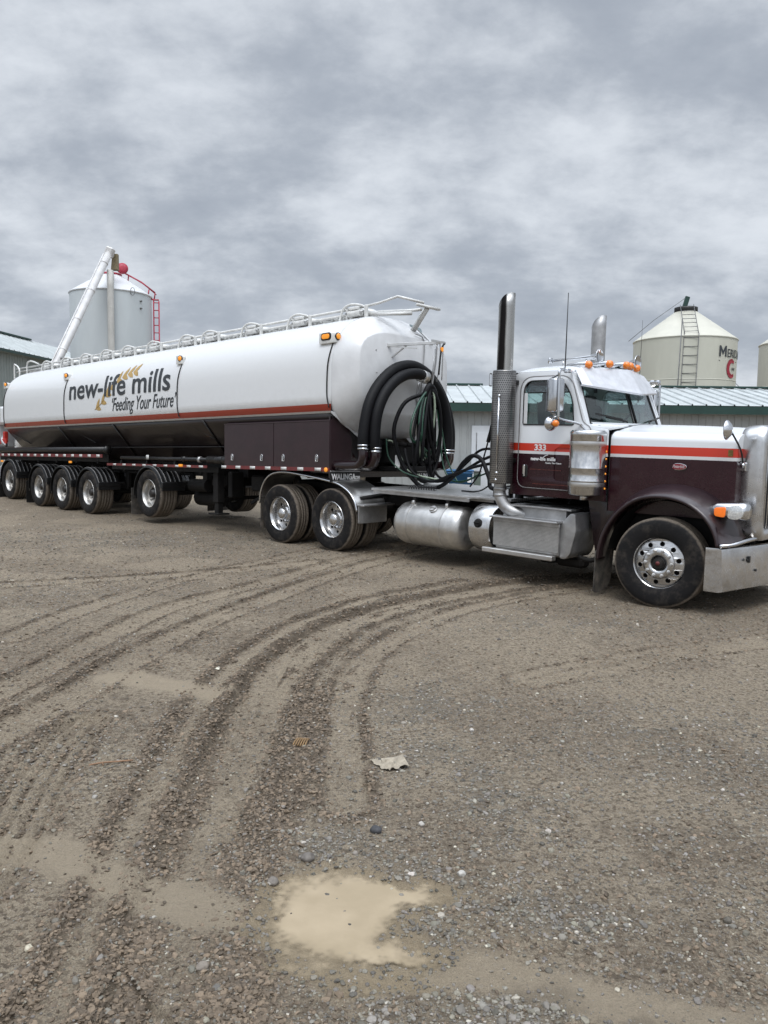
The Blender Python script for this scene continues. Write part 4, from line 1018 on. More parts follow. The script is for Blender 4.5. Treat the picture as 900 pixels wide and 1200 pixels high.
# ---- hoses and pipes at the front
xa, xb = 1.20, 1.32
for nm, pts, r in (('unloading_hose', [(xb, -1.03, 1.58), (xb, -1.05, 1.78), (xb, -1.0, 2.15), (xb, -.84, 2.46), (xb, -.60, 2.68), (xb, -.34, 2.80), (xb, -.06, 2.84), (xb - .05, .12, 2.82)], .088),
                   ('unloading_hose', [(xa, -1.17, 1.60), (xa, -1.16, 1.85), (xa, -1.07, 2.25), (xa, -.90, 2.54), (xa, -.66, 2.77), (xa, -.38, 2.92), (xa, -.05, 2.97), (xa, .28, 2.88), (xa, .58, 2.66), (xa, .82, 2.32), (xa, .93, 1.95), (xa, .93, 1.58)], .092),
                   ('unloading_hose', [(xb - .04, .12, 2.82), (xb - .05, .32, 2.76), (xb - .05, .54, 2.58), (xb - .05, .70, 2.30), (xb - .05, .78, 1.95), (xb - .05, .78, 1.58)], .088)):
    bm = nb(); tube(bm, pts, r, 20, 6); ob(nm, bm, mHose, RP)
bm = nb()
for x, y, z, r in ((xb, -1.03, 1.62, .088), (xb, -1.03, 1.57, .088), (xa, -1.17, 1.66, .092), (xa, -1.17, 1.61, .092), (xa, .93, 1.62, .092), (xa, .93, 1.57, .092), (xb - .05, .78, 1.62, .088), (xb - .05, .78, 1.57, .088)):
    lathe(bm, [(r, -.012), (r + .006, -.010), (r + .006, .010), (r, .012)], (x, y, z), (0, 0, 1), 24)
obs('hose_clamp', bm, mChromeUp, RP)
bm = nb()
for (x, y, s) in ((xb, -1.03, 1), (xa, -1.17, 1), (xa, .93, -1), (xb - .05, .78, -1)):
    tube(bm, [(x, y, 1.60), (x, y, 1.48), (x - .06, y + .0 * s, 1.38), (x - .2, y, 1.345), (x - .75, y, 1.345)], .078, 18, 5)
obs('pipe_elbow', bm, mMaroon, RP)
bm = nb(); cyl(bm, (xb - .05, .04, 2.83), (xb - .05, .20, 2.80), .102, n=20); cyl(bm, (1.18, -.10, 3.02), (1.18, .02, 3.02), .035, n=12); ob('hose_coupler', bm, mAlu, RP)
# hose hanger arm
bm = nb(); bar(bm, (1.0, -.45, 3.285), (1.76, -.02, 3.305), .035, .05, .004); bar(bm, (1.0, -.34, 3.10), (1.26, -.29, 3.27), .03, .02); bar(bm, (1.0, -.45, 3.27), (1.42, -.20, 3.22), .02, .02)
bar(bm, (1.76, -.25, 3.31), (1.76, .08, 3.31), .02, .03); ob('hanger_arm', bm, mAlu, RP)
bm = nb()
tube(bm, [(1.70, -.05, 3.30), (1.69, -.06, 3.0), (1.66, -.09, 2.7), (1.64, -.10, 2.55)], .014, 6, 3); tube(bm, [(1.72, -.0, 3.30), (1.71, .03, 3.0), (1.68, -.02, 2.7)], .010, 6, 3); tube(bm, [(1.74, .06, 3.30), (1.74, .05, 3.05), (1.72, .06, 2.72)], .010, 6, 3)
bar(bm, (1.70, -.09, 3.2), (1.65, -.12, 2.6), .035, .012)
obs('hanger_strap', bm, mAluDull, RP)
bm = nb(); box(bm, (1.74, .03, 3.20), (.045, .045, .07), .01); ob('amber_lamp', bm, mAmberLit, RP)
bm = nb(); tube(bm, [(1.76, .08, 3.30), (1.74, .04, 3.25), (1.735, .0, 3.1), (1.73, -.03, 2.8)], .015, 6, 3); ob('lamp_strap', bm, mPlastic, RP)
bm = nb(); tube(bm, [(1.0, .20, 3.55), (1.02, .42, 3.46), (1.03, .40, 3.0), (1.03, .36, 2.7), (1.03, .34, 2.3)], .010, 6, 4); tube(bm, [(.85, .35, 3.7), (.95, .5, 3.55), (1.04, .62, 3.40)], .01, 6, 3); tube(bm, [(1.03, .3, 2.75), (1.03, .25, 2.5), (1.03, .28, 2.35)], .014, 6, 3)
obs('head_cable', bm, mAluDull, RP)
# bundle of coiled air lines
e = emp('air_line_coil', (0, 0, 0), parent=RP)
top = V((1.64, -.12, 2.56))
R_ = random.Random(5)
def loop(bm, r, w, zb, dy, dx=0, tw=.1):
    pts = []
    for k in range(16):
        a = 2 * PI * k / 16; h = (top.z - zb) / 2
        pts.append(top + V((dx * math.sin(a) + tw * math.sin(2 * a) * .3, dy * (1 - math.cos(a)) / 2 + w * math.sin(a) * (1 - .35 * math.cos(a)), -h + h * math.cos(a))))
    tube(bm, pts, r, 8, 4, closed=True)
for mat_, name_, n_, seed in ((mHose, 'black_coil', 9, 1), (mCableG, 'green_coil', 3, 2), (mCableW, 'pale_coil', 1, 3)):
    bm = nb(); R_.seed(seed)
    for k in range(n_): loop(bm, .026 if mat_ is mHose else .018, R_.uniform(.08, .34), R_.uniform(1.1, 1.75), R_.uniform(-.34, .16), R_.uniform(-.1, .1))
    obs(name_, bm, mat_, e)
bm = nb(); tube(bm, [top + V(p) for p in ((-.02, -.12, -.12), (0, -.06, .03), (0, .02, .05), (.0, .1, -.05), (.0, .13, -.3))], .05, 10, 4); tube(bm, [top + V((.03 * math.cos(a), .09 * math.cos(a), -.05 + .06 * math.sin(a))) for a in [2 * PI * k / 12 for k in range(12)]], .035, 8, 2, closed=True); ob('coil_top_wrap', bm, mHose, e)
lines = [(mHose, .032, [(1.60, -.20, 2.50), (1.45, -.50, 2.35), (1.36, -.64, 2.0), (1.36, -.62, 1.70), (1.45, -.52, 1.35), (1.70, -.42, 1.05), (2.0, -.36, 1.02), (2.32, -.36, 1.20), (2.52, -.36, 1.42), (2.70, -.36, 1.52), (2.86, -.36, 1.45), (3.02, -.40, 1.20), (3.10, -.42, 1.05), (3.5, -.35, 1.10), (3.80, -.3, 1.2)]),
         (mHose, .022, [(1.55, -.1, 1.45), (1.70, -.15, 1.15), (2.0, -.2, 1.13), (2.42, -.2, 1.30), (2.75, -.2, 1.46), (3.1, -.2, 1.55), (3.8, -.1, 1.6)]),
         (mHose, .020, [(1.50, .05, 1.6), (1.70, 0, 1.22), (2.0, -.05, 1.17), (2.36, -.1, 1.40), (2.62, -.1, 1.60), (2.9, -.1, 1.62), (3.3, 0, 1.55), (3.8, .1, 1.7)]),
         (mHose, .022, [(1.4, -.45, 1.62), (1.6, -.5, 1.28), (1.95, -.45, 1.12), (2.3, -.4, 1.22), (2.7, -.35, 1.35), (3.1, -.3, 1.42), (3.8, -.35, 1.45)]),
         (mCableG, .013, [(1.66, .02, 2.4), (1.7, .12, 1.9), (1.75, .18, 1.5), (1.9, .2, 1.2), (2.1, .1, 1.10), (2.5, 0, 1.2), (3.1, -.1, 1.35), (3.8, 0, 1.4)]),
         (mCableG, .013, [(1.66, .0, 2.4), (1.68, .08, 1.9), (1.70, .12, 1.5), (1.8, .1, 1.25), (2.0, .05, 1.12), (2.3, 0, 1.14), (2.6, -.05, 1.25)]),
         (mCableW, .011, [(1.20, -.62, 1.75), (1.28, -.58, 1.72), (1.38, -.5, 1.48), (1.5, -.5, 1.3), (1.75, -.45, 1.2), (2.1, -.4, 1.15)]),
         (mCableG, .011, [(1.20, -.66, 1.78), (1.25, -.66, 1.5), (1.4, -.6, 1.32), (1.6, -.55, 1.22), (2.0, -.4, 1.12)]),
         (mHose, .012, [(2.96, -.3, 1.96), (2.92, -.3, 1.75), (2.86, -.32, 1.5), (2.80, -.35, 1.25), (2.66, -.38, 1.06)]),
         (mHose, .030, [(3.10, -.32, 2.15), (3.02, -.32, 2.0), (2.97, -.32, 1.85), (2.93, -.32, 1.72)]),
         (mHose, .011, [(3.6, -.3, 1.8), (3.2, -.35, 1.3), (2.9, -.4, 1.02), (2.6, -.5, 1.0)])]
for m_, r, pts in lines:
    bm = nb(); tube(bm, pts, r, 10, 6); ob('air_line', bm, m_, RP)
# coiled spring cable low over the deck
bm = nb(); pts = []
for k in range(150):
    t = k / 149; a = t * 2 * PI * 11; pts.append((1.75 + t * .55, -.72 + .035 * math.sin(a), 1.02 + .035 * math.cos(a)))
tube(bm, pts, .006, 5); ob('coiled_cable', bm, mPlastic, RP)
bm = nb(); box(bm, (1.32, -.52, 1.42), (.10, .03, .20), .01); ob('tag_plate', bm, mTextW, RP)
bm = nb(); box(bm, (.75, .1, 1.55), (.35, .7, .35), .03); cyl(bm, (.7, .5, 1.45), (1.0, .5, 1.45), .12, n=18); box(bm, (.85, .3, 1.3), (.4, 1.1, .08), .01); box(bm, (.7, -.45, 1.62), (.2, .25, .3), .02)
for k in range(4): cyl(bm, (.9, -.3 + .2 * k, 1.7), (1.1, -.3 + .2 * k, 1.7), .035, n=10)
ob('valve_assembly', bm, mFrame, RP)
# ================================================================ BACKGROUND: silos, sheds
mCream = M('cream_silo_paint', (.47, .46, .385), .5, 0, .06, 1.2, dirt=None, stretch=(1, 1, .3))
mCreamTop = M('cream_roof_paint', (.50, .485, .41), .45, 0, .06, 1.2)
mSiloW = M('white_silo_paint', (.50, .535, .545), .5, 0, .05, 1.0, stretch=(1, 1, .3))
mSiloTop = M('white_silo_roof', (.60, .61, .62), .45, 0, .05, 1.0)
mGalv = M('galvanised_steel', (.15, .15, .15), .5, .7, .2, 6)
mAuger = M('weathered_auger_tube', (.56, .55, .54), .45, .1, .12, 3, stretch=(1, 1, 1))
mRoof = M('pale_metal_roof', (.47, .50, .50), .4, .1, .12, 1.5)
mWall = M('grey_ribbed_siding', (.34, .355, .35), .5, .05, .08, 1.5)
mGreen = M('dark_green_trim', (.012, .042, .034), .45, 0, .15, 2)
mDoorW = M('white_door', (.60, .63, .66), .4, 0, .04, 3)
mBlue = M('blue_bin_plastic', (.02, .11, .26), .5, 0, .15, 4)
mRedL = M('red_ladder_paint', (.36, .025, .05), .45, 0, .2, 8)

def tin(bm, x0, x1, f, pitch=.23, hgt=.02, rib=.035):
    """ribbed sheet: f(x, t, h) -> point, t 0..1 along the rib direction"""
    x = x0; prof = []
    while x < x1 - 1e-6:
        prof += [(x, 0), (min(x + pitch - rib, x1), 0)]
        if x + pitch - rib < x1: prof += [(x + pitch - rib * .75, hgt), (x + pitch - rib * .25, hgt)]
        x += pitch
    prof.append((x1, 0))
    loft(bm, [[f(px, 0, h) for px, h in prof], [f(px, 1, h) for px, h in prof]], closed=False)

# ---- long shed behind the truck
def shed(name, loc, rz, x0, x1, eave, ridge, depth, label, wall, door=None, fasc=.26):
    e = emp(name, loc, (0, 0, rz)); tag(e, label, 'building')
    bm = nb(); tin(bm, x0, x1, lambda x, t, h: (x, -h, eave * t), .24, .022, .06)
    tin(bm, x0, x1, lambda x, t, h: (x, 2 * depth + h, eave * t), .24, .022, .06)
    for x in (x0, x1):
        quad(bm, (x, 0, 0), (x, 2 * depth, 0), (x, 2 * depth, eave), (x, depth, ridge), (x, 0, eave))
    ob('wall', bm, wall, e, smooth=False)
    bm = nb(); ov = .35; k = ov * (ridge - eave) / depth
    tin(bm, x0 - .2, x1 + .2, lambda x, t, h: (x, -ov + (depth + ov) * t, eave + .12 - k + (ridge - eave + k) * t + h), .46, .05, .06)
    tin(bm, x0 - .2, x1 + .2, lambda x, t, h: (x, 2 * depth + ov - (depth + ov) * t, eave + .12 - k + (ridge - eave + k) * t + h), .46, .05, .06)
    ob('roof', bm, mRoof, e, smooth=False)
    bm = nb(); box(bm, ((x0 + x1) / 2, -ov - .02, eave - k - fasc / 2 + .1), (x1 - x0 + .4, .04, fasc), 0); ob('fascia', bm, mGreen, e)
    bm = nb(); box(bm, ((x0 + x1) / 2, -ov / 2, eave - k - fasc + .11), (x1 - x0 + .3, ov, .02)); ob('soffit', bm, wall, e)
    return e
S1 = shed('farm_shed', (0, 26, 0), .0, -4.9, 24, 3.05, 3.86, 4.0, 'long low grey ribbed-metal shed with dark green trim directly behind the truck cab', mWall)
for o in list(S1.children):
    pass
bm = nb(); box(bm, (14.7, 4, 4.03), (14.0, .30, .07), .01); box(bm, (1.9, 4, 4.02), (3.6, .30, .07), .01); ob('ridge_cap', bm, mGreen, S1)
d = emp('walk_door', (3.28, -.03, 0), parent=S1)
bm = nb(); box(bm, (0, 0, 1.18), (.80, .06, 2.36), .01); ob('door_frame', bm, mDoorW, d)
bm = nb(); flat(bm, [rrect(.06, 1.13, .56, 2.0, .01)], .03, XZ(-.045), .004); ob('door_leaf', bm, mDoorW, d)
bm = nb(); tube(bm, [(-.24, -.05, 2.13), (-.24, -.05, 1.3)], .008, 6); ob('door_hinge', bm, mGalv, d)
bm = nb(); box(bm, (1.35, -.02, 1.4), (.22, .05, 2.9), .01); ob('corner_post', bm, mDoorW, S1)
bm = nb(); box(bm, (2.05, -.18, 2.85), (.28, .28, .12), .02); lathe(bm, [(.12, 0), (.14, -.06), (.05, -.2), (0, -.2)], (2.05, -.25, 2.8), (0, 0, 1), 14); ob('wall_lamp', bm, M('lamp_housing_grey', (.12, .16, .15), .4), S1)
# ---- blue bin and post by the wall
e = emp('blue_bin', (2.42, 25.2, 0)); tag(e, 'small blue plastic bin standing by the shed wall beyond the truck deck', 'bin')
bm = nb(); loft(bm, [[(p[0] * k, p[1] * k, z) for p in rrect(0, 0, .84, .6, .05, 3)] for k, z in ((.82, 0), (.86, .02), (.97, .80), (1.03, .80), (1.03, .84), (.95, .84))], cap0=True, cap1=True); ob('bin_body', bm, mBlue, e)
bm = nb(); box(bm, (0, 0, .89), (.90, .66, .06), .02); ob('bin_lid', bm, mBlue, e)
bm = nb(); box(bm, (.30, -.31, .6), (.12, .02, .16)); ob('bin_label', bm, mTextW, e)
e = emp('steel_post', (3.02, 25.3, 0)); tag(e, 'short grey-green steel post between the blue bin and the white door', 'post')
bm = nb(); box(bm, (0, 0, .42), (.22, .12, .84), .01); ob('post_body', bm, M('post_grey_green', (.12, .15, .13), .6), e)
bm = nb(); box(bm, (0, 0, .86), (.26, .16, .05), .01); ob('post_cap', bm, mGalv, e)

# ---- building at far left
S2 = shed('barn', (-18.1, 36.6, 0), math.radians(86), -14, 12, 5.95, 7.2, 2.9, 'grey-green metal barn with pale roof at the far left behind the trailer tail', M('sage_metal_siding', (.27, .30, .285), .5, .05, .08, 1.5), fasc=.12)
bm = nb(); box(bm, (6.5, 2.9, 7.38), (3.5, .4, .09), .01); ob('ridge_cap', bm, mGreen, S2)

# ---- silos
def silo(name, c, r, eave, peak, label, mb, mt, rc=.42, seams=(3.0, 5.0)):
    e = emp(name, (c[0], c[1], 0)); tag(e, label, 'silo', None)
    bm = nb(); prof = [(r, .0)]
    prof += [(r, eave)]; lathe(bm, prof, ax=(0, 0, 1), n=96)
    for z in seams: lathe(bm, [(r + .001, z - .03), (r + .006, z - .028), (r + .006, z + .028), (r + .001, z + .03)], ax=(0, 0, 1), n=96)
    ob('silo_wall', bm, mb, e)
    bm = nb(); lathe(bm, [(r - .01, eave - .05), (r + .035, eave - .04), (r + .035, eave + .01), (r + .02, eave + .02), (rc, peak), (0, peak)], ax=(0, 0, 1), n=96); ob('silo_roof', bm, mt, e, sharp=.4)
    return e
def ladder(bm, p0, p1, w, side, n, r=.018):
    p0, p1 = V(p0), V(p1); s = V(side).normalized() * (w / 2)
    for q in (-s, s): tube(bm, [p0 + q, p1 + q], r, 6)
    for k in range(n): t = (k + .5) / n; c = p0.lerp(p1, t); tube(bm, [c - s, c + s], r * .9, 6)
# right-hand cream silo
def off_r(cx, cy, r, ax):     # helper: point on the wall at world angle
    return V((r * math.cos(ax), r * math.sin(ax), 0))
R1 = silo('grain_silo', (15.12, 40.0), 2.47, 7.05, 8.55, 'large cream silo with a steel ladder up the front, standing behind the shed', mCream, mCreamTop, .50)
bm = nb(); lathe(bm, [(.52, 8.50), (.56, 8.52), (.56, 8.74), (.50, 8.76), (0, 8.76)], ax=(0, 0, 1), n=32); ob('roof_collar', bm, mStackIn, R1)
bm = nb(); bar(bm, (-.10, 0, 8.70), (.06, 0, 9.30), .22, .12, .01, up=(0, 1, 0)); ob('lid_lever', bm, mGreen, R1)
bm = nb()
dirv = V((-.33, -.944, 0)).normalized(); sd = V((.944, -.33, 0))
ladder(bm, dirv * 2.56 + V((.12, 0, 0)), dirv * 2.56 + V((.25, 0, 7.15)), .66, sd, 17)
ladder(bm, dirv * 2.54 + V((.25, 0, 7.15)), dirv * .58 + V((.02, 0, 8.80)), .62, sd, 7)
tube(bm, [dirv * 2.60 + V((-.42, 0, 0)), dirv * 2.60 + V((-.22, 0, 7.8))], .025, 6)
ob('ladder', bm, mGalv, R1)
bm = nb()
def onsilo(r, a0, z0):
    return lambda u, v, w: ((r + w + .026) * math.cos(a0 + u / r), (r + w + .026) * math.sin(a0 + u / r), z0 + v)
# centre of the lettering: right of the silo face, wrapping out of view
aL = math.radians(-71.5)
flat(bm, [[(0, 0), (.10, 0), (.10, .34), (.235, .08), (.37, .34), (.37, 0), (.47, 0), (.47, .52), (.37, .52), (.235, .27), (.10, .52), (0, .52)]], .004, onsilo(2.47, aL, 6.08)); text(bm, 'ERIDIAN', .56, onsilo(2.47, aL + .52 / 2.47, 6.08), .85, 0, .003, .004); ob('silo_lettering', bm, mText, R1, smooth=False)
bm = nb(); f_ = onsilo(2.47, aL + .23, 5.55)
arc = [(.40 * math.cos(a), .46 * math.sin(a)) for a in [math.radians(50 + 260 * k / 30) for k in range(31)]] + [(.06 + .24 * math.cos(a), .28 * math.sin(a)) for a in [math.radians(310 - 260 * k / 30) for k in range(31)]]
flat(bm, [arc], .004, lambda u, v, w: f_(u + .35, v, w)); ob('silo_logo', bm, M('logo_crimson', (.26, .010, .025), .5, 0, .05), R1, smooth=False)
bm = nb(); flat(bm, [[(0, 0), (1.5, 0), (1.5, .03), (0, .03)]], .004, lambda u, v, w: onsilo(2.47, aL, 5.88)(u, v, w)); text(bm, 'AGRI', .17, lambda u, v, w: onsilo(2.47, aL + .38, 5.48)(u, v, w), .9, 0, .004, .004); ob('logo_text', bm, mText, R1, smooth=False)
bm = nb(); tube(bm, [(-.1, 0, 9.2), (-1.4, .6, 8.2), (-2.47, 1.2, 7.2)], .014, 5); tube(bm, [(2.46, 0, 5.2), (3.6, .8, 4.6), (4.6, 1.4, 4.0)], .014, 5); ob('guy_wire', bm, mGalv, R1)
R2 = silo('grain_silo', (22.75, 42.3), 2.5, 7.30, 8.80, 'second cream silo cut off by the right edge, beside the silo with the ladder', mCream, mCreamTop, .50)
# left white silo
Lc = (-12.03, 34.6)
L1 = silo('feed_silo', Lc, 1.70, 8.02, 8.88, 'white silo with a red roof hatch and red ladder beyond the trailer', mSiloW, mSiloTop, .42, (3.4,))
bm = nb(); lathe(bm, [(.44, 8.84), (.47, 8.86), (.47, 8.93), (.42, 8.95)], ax=(0, 0, 1), n=32); ob('hatch_collar', bm, mRedL, L1)
bm = nb(); lathe(bm, [(0, -.03), (.24, -.02), (.24, .02), (.1, .04), (0, .04)], (.60, -.25, 9.12), (.25, -1, .12), 28); ob('open_hatch_lid', bm, mRedL, L1)
bm = nb()
tube(bm, [(1.78, .26, 0), (1.78, .26, 7.95)], .03, 6); tube(bm, [(2.00, .30, 0), (2.00, .30, 7.85)], .03, 6)
for k in range(24): tube(bm, [(1.78, .26, .3 + k * .325), (2.00, .30, .3 + k * .325)], .022, 6)
for z in (5.9, 7.9): tube(bm, [(1.60, .22, z + .05), (1.78, .26, z), (2.00, .30, z)], .035, 6)
tube(bm, [(.60, -.1, 8.98), (1.3, .1, 8.62), (1.85, .26, 8.20)], .035, 6); tube(bm, [(.60, .2, 9.0), (1.3, .4, 8.60), (1.85, .46, 8.15)], .02, 6)
for a in ((.80, -.05, 8.88), (1.6, .2, 8.33), (1.85, .26, 8.20)): tube(bm, [a, (a[0] - .05, a[1] + .05, a[2] - .25)], .03, 6)
ob('ladder', bm, mRedL, L1)
bm = nb(); tube(bm, [(.60, -1.78, 0), (.60, -1.78, 8.05), (.55, -1.6, 8.35), (.1, -.35, 8.95)], .135, 20, 3)
for z in (3.5, 5.2, 7.2): lathe(bm, [(.138, -.02), (.150, 0), (.138, .02)], (.60, -1.78, z), (0, 0, 1), 20)
ob('fill_pipe', bm, M('pale_pipe', (.50, .49, .46), .5, 0, .1, 3), L1)
bm = nb(); cyl(bm, (1.50, -.76, 7.65), (1.58, -.80, 7.65), .04, n=10); cyl(bm, (1.50, -.76, 7.35), (1.58, -.80, 7.35), .04, n=10); tube(bm, [V((1.33 + .09 * math.cos(a), -1.2, 7.98 + .16 * math.sin(a))) for a in [2 * PI * k / 16 for k in range(16)]], .012, 5, closed=True); obs('wall_fitting', bm, mGalv, L1)
# auger leaning over the silo
e = emp('grain_auger', (0, 0, 0)); tag(e, 'long slanted pale auger tube leaning up over the white silo', 'auger')
A0, A1 = V((-13.43, 27.4, .45)), V((-11.5, 33.0, 9.50))
bm = nb(); tube(bm, [A0, A1], .145, 24); ob('auger_tube', bm, mAuger, e)
bm = nb(); dd = (A1 - A0).normalized(); tube(bm, [A0 + V((-.14, 0, .14)), A1 + V((-.14, 0, .14)) - dd * .3], .03, 8)
for k in range(7): c = A0.lerp(A1, .1 + k * .14); lathe(bm, [(.147, -.03), (.158, -.02), (.158, .02), (.147, .03)], c, dd, 24)
ob('drive_shaft', bm, mAuger, e)
bm = nb(); box(bm, A1 + V((.0, 0, -.02)), (.32, .36, .40), .05, (0, .35, 0)); ob('auger_head', bm, mAuger, e)
bm = nb(); loft(bm, [[(A1.x + .12 + z * .05 + p[0], A1.y + .35 + p[1], A1.z - .12 + z) for p in rrect(0, 0, w, w, .04, 3)] for w, z in ((.22, .10), (.26, -.3), (.28, -.55))]); ob('discharge_spout', bm, M('worn_spout', (.20, .16, .09), .6), e)
bm = nb()
for s in (-1, 1): tube(bm, [(-13.0 + s * .9, 29.6, .3), (-12.7 + s * .3, 29.8, 3.0), (-12.45, 30.3, 4.85)], .05, 8)
for s in (-1, 1): cyl(bm, (-13.0 + s * .9 - .08, 29.6, .33), (-13.0 + s * .9 + .08, 29.6, .33), .33, n=20)
ob('auger_undercarriage', bm, mGalv, e)
bm = nb(); box(bm, (A0.x + 1.12, A0.y + 2.68, 4.72), (.22, .2, .28), .03); ob('auger_clamp', bm, mGalv, e)
# ================================================================ GROUND
def lattice(seed, n=256):
    return np.random.default_rng(seed).random((n, n)).astype(np.float32)
def vnoise(x, y, f, seed):
    L = lattice(seed); n = 256; X = x * f + 1000.3; Y = y * f + 700.7
    xi = np.floor(X).astype(np.int64); yi = np.floor(Y).astype(np.int64); u = X - xi; v = Y - yi
    u = u * u * (3 - 2 * u); v = v * v * (3 - 2 * v); xi %= n; yi %= n; x1 = (xi + 1) % n; y1 = (yi + 1) % n
    return (L[xi, yi] * (1 - u) + L[x1, yi] * u) * (1 - v) + (L[xi, y1] * (1 - u) + L[x1, y1] * u) * v
def fbm(x, y, f, seed, o=4, g=.5):
    s = 0; a = 1; t = 0
    for k in range(o):
        c, q = math.cos(k * .9 + seed), math.sin(k * .9 + seed)
        s = s + a * vnoise(x * c - y * q, x * q + y * c, f, seed * 7 + k); t += a; a *= g; f *= 2.03
    return s / t
def sstep(x, a, b):
    t = np.clip((x - a) / (b - a), 0, 1); return t * t * (3 - 2 * t)
def poly_dist(x, y, pts, k=6, rng_=2.0):
    """signed side distance and arclength to a smooth polyline"""
    P = [(p.x, p.y) for p in catmull([(a, b, 0) for a, b in pts], k)]
    best = np.full(x.shape, 9., np.float32); S = np.zeros(x.shape, np.float32); s0 = 0
    xs_, ys_ = [p[0] for p in P], [p[1] for p in P]
    idx = np.where((x > min(xs_) - rng_) & (x < max(xs_) + rng_) & (y > min(ys_) - rng_) & (y < max(ys_) + rng_))[0]
    X, Y = x[idx], y[idx]; b = best[idx]; s = S[idx]
    for (ax, ay), (bx, by) in zip(P, P[1:]):
        dx, dy = bx - ax, by - ay; L = math.hypot(dx, dy)
        t = np.clip(((X - ax) * dx + (Y - ay) * dy) / (L * L), 0, 1)
        ex, ey = X - ax - t * dx, Y - ay - t * dy; d = np.hypot(ex, ey); sg = np.where(dx * ey - dy * ex > 0, 1, -1)
        m = d < np.abs(b); b = np.where(m, d * sg, b); s = np.where(m, s0 + t * L, s); s0 += L
    best[idx] = b; S[idx] = s; return best, S

# dual tyre path that the truck left: centre line of the pale pressed strip and its churned shoulders
TRK = [
  # (points, half width, depth, churn, tread)
  ([(-.60, 1.0), (-.66, 2.2), (-.72, 2.8), (-.78, 3.5), (-.80, 4.4), (-.80, 5.3), (-.66, 6.3), (-.28, 7.4), (.50, 8.5), (1.5, 9.5), (3.0, 10.4)], .20, .022, 1.0, 1),
  ([(-1.00, 1.6), (-1.02, 2.6), (-1.10, 3.4), (-1.16, 4.4), (-1.18, 5.4), (-1.05, 6.4), (-.70, 7.5), (0, 8.7), (1.0, 9.7)], .10, .012, .75, 1),
  ([(-.16, 3.6), (-.22, 4.2), (-.26, 5.1), (-.12, 6.1), (.25, 7.1), (.95, 8.2), (1.9, 9.2), (3.2, 10.0)], .12, .010, .42, 1),
  ([(-3.1, 2.6), (-2.35, 4.0), (-2.10, 5.0), (-1.98, 6.0), (-1.70, 7.2), (-1.30, 8.4), (-.75, 9.9), (.1, 11.6), (1.2, 13)], .17, .018, .50, 1),
  ([(-3.6, 2.9), (-2.75, 4.6), (-2.50, 6.2), (-2.22, 7.9), (-1.56, 9.3), (-.65, 11.3), (.5, 13)], .15, .015, .42, 1),
  ([(-3.2, 6.6), (-3.0, 8.0), (-2.5, 9.6), (-1.6, 11.5), (-.4, 13.4)], .14, .008, .28, 1),
  ([(-1.56, 2.9), (-1.62, 3.3), (-1.72, 3.8), (-1.77, 4.2), (-1.77, 4.6)], .16, .014, .25, 2),
  ([(1.1, 5.6), (2.2, 6.3), (3.4, 7.0), (5.0, 7.8)], .18, .006, .12, 1),
  ([(2.6, 2.9), (2.9, 4.2), (3.5, 5.4), (4.6, 6.6)], .17, .008, .2, 1),
  ([(-9, 7.6), (-6, 8.4), (-3.2, 9.6), (-1, 11.2)], .18, .012, .4, 1),
]
SMEAR = [([(-2.4, 3.40), (-1.62, 3.18), (-1.22, 2.99), (-.86, 2.82), (-.55, 2.70)], .16), ([(-.15, 2.50), (.33, 2.40), (.75, 2.33), (1.4, 2.2)], .12), ([(-2.0, 5.6), (-1.6, 5.35), (-1.15, 5.2)], .2)]

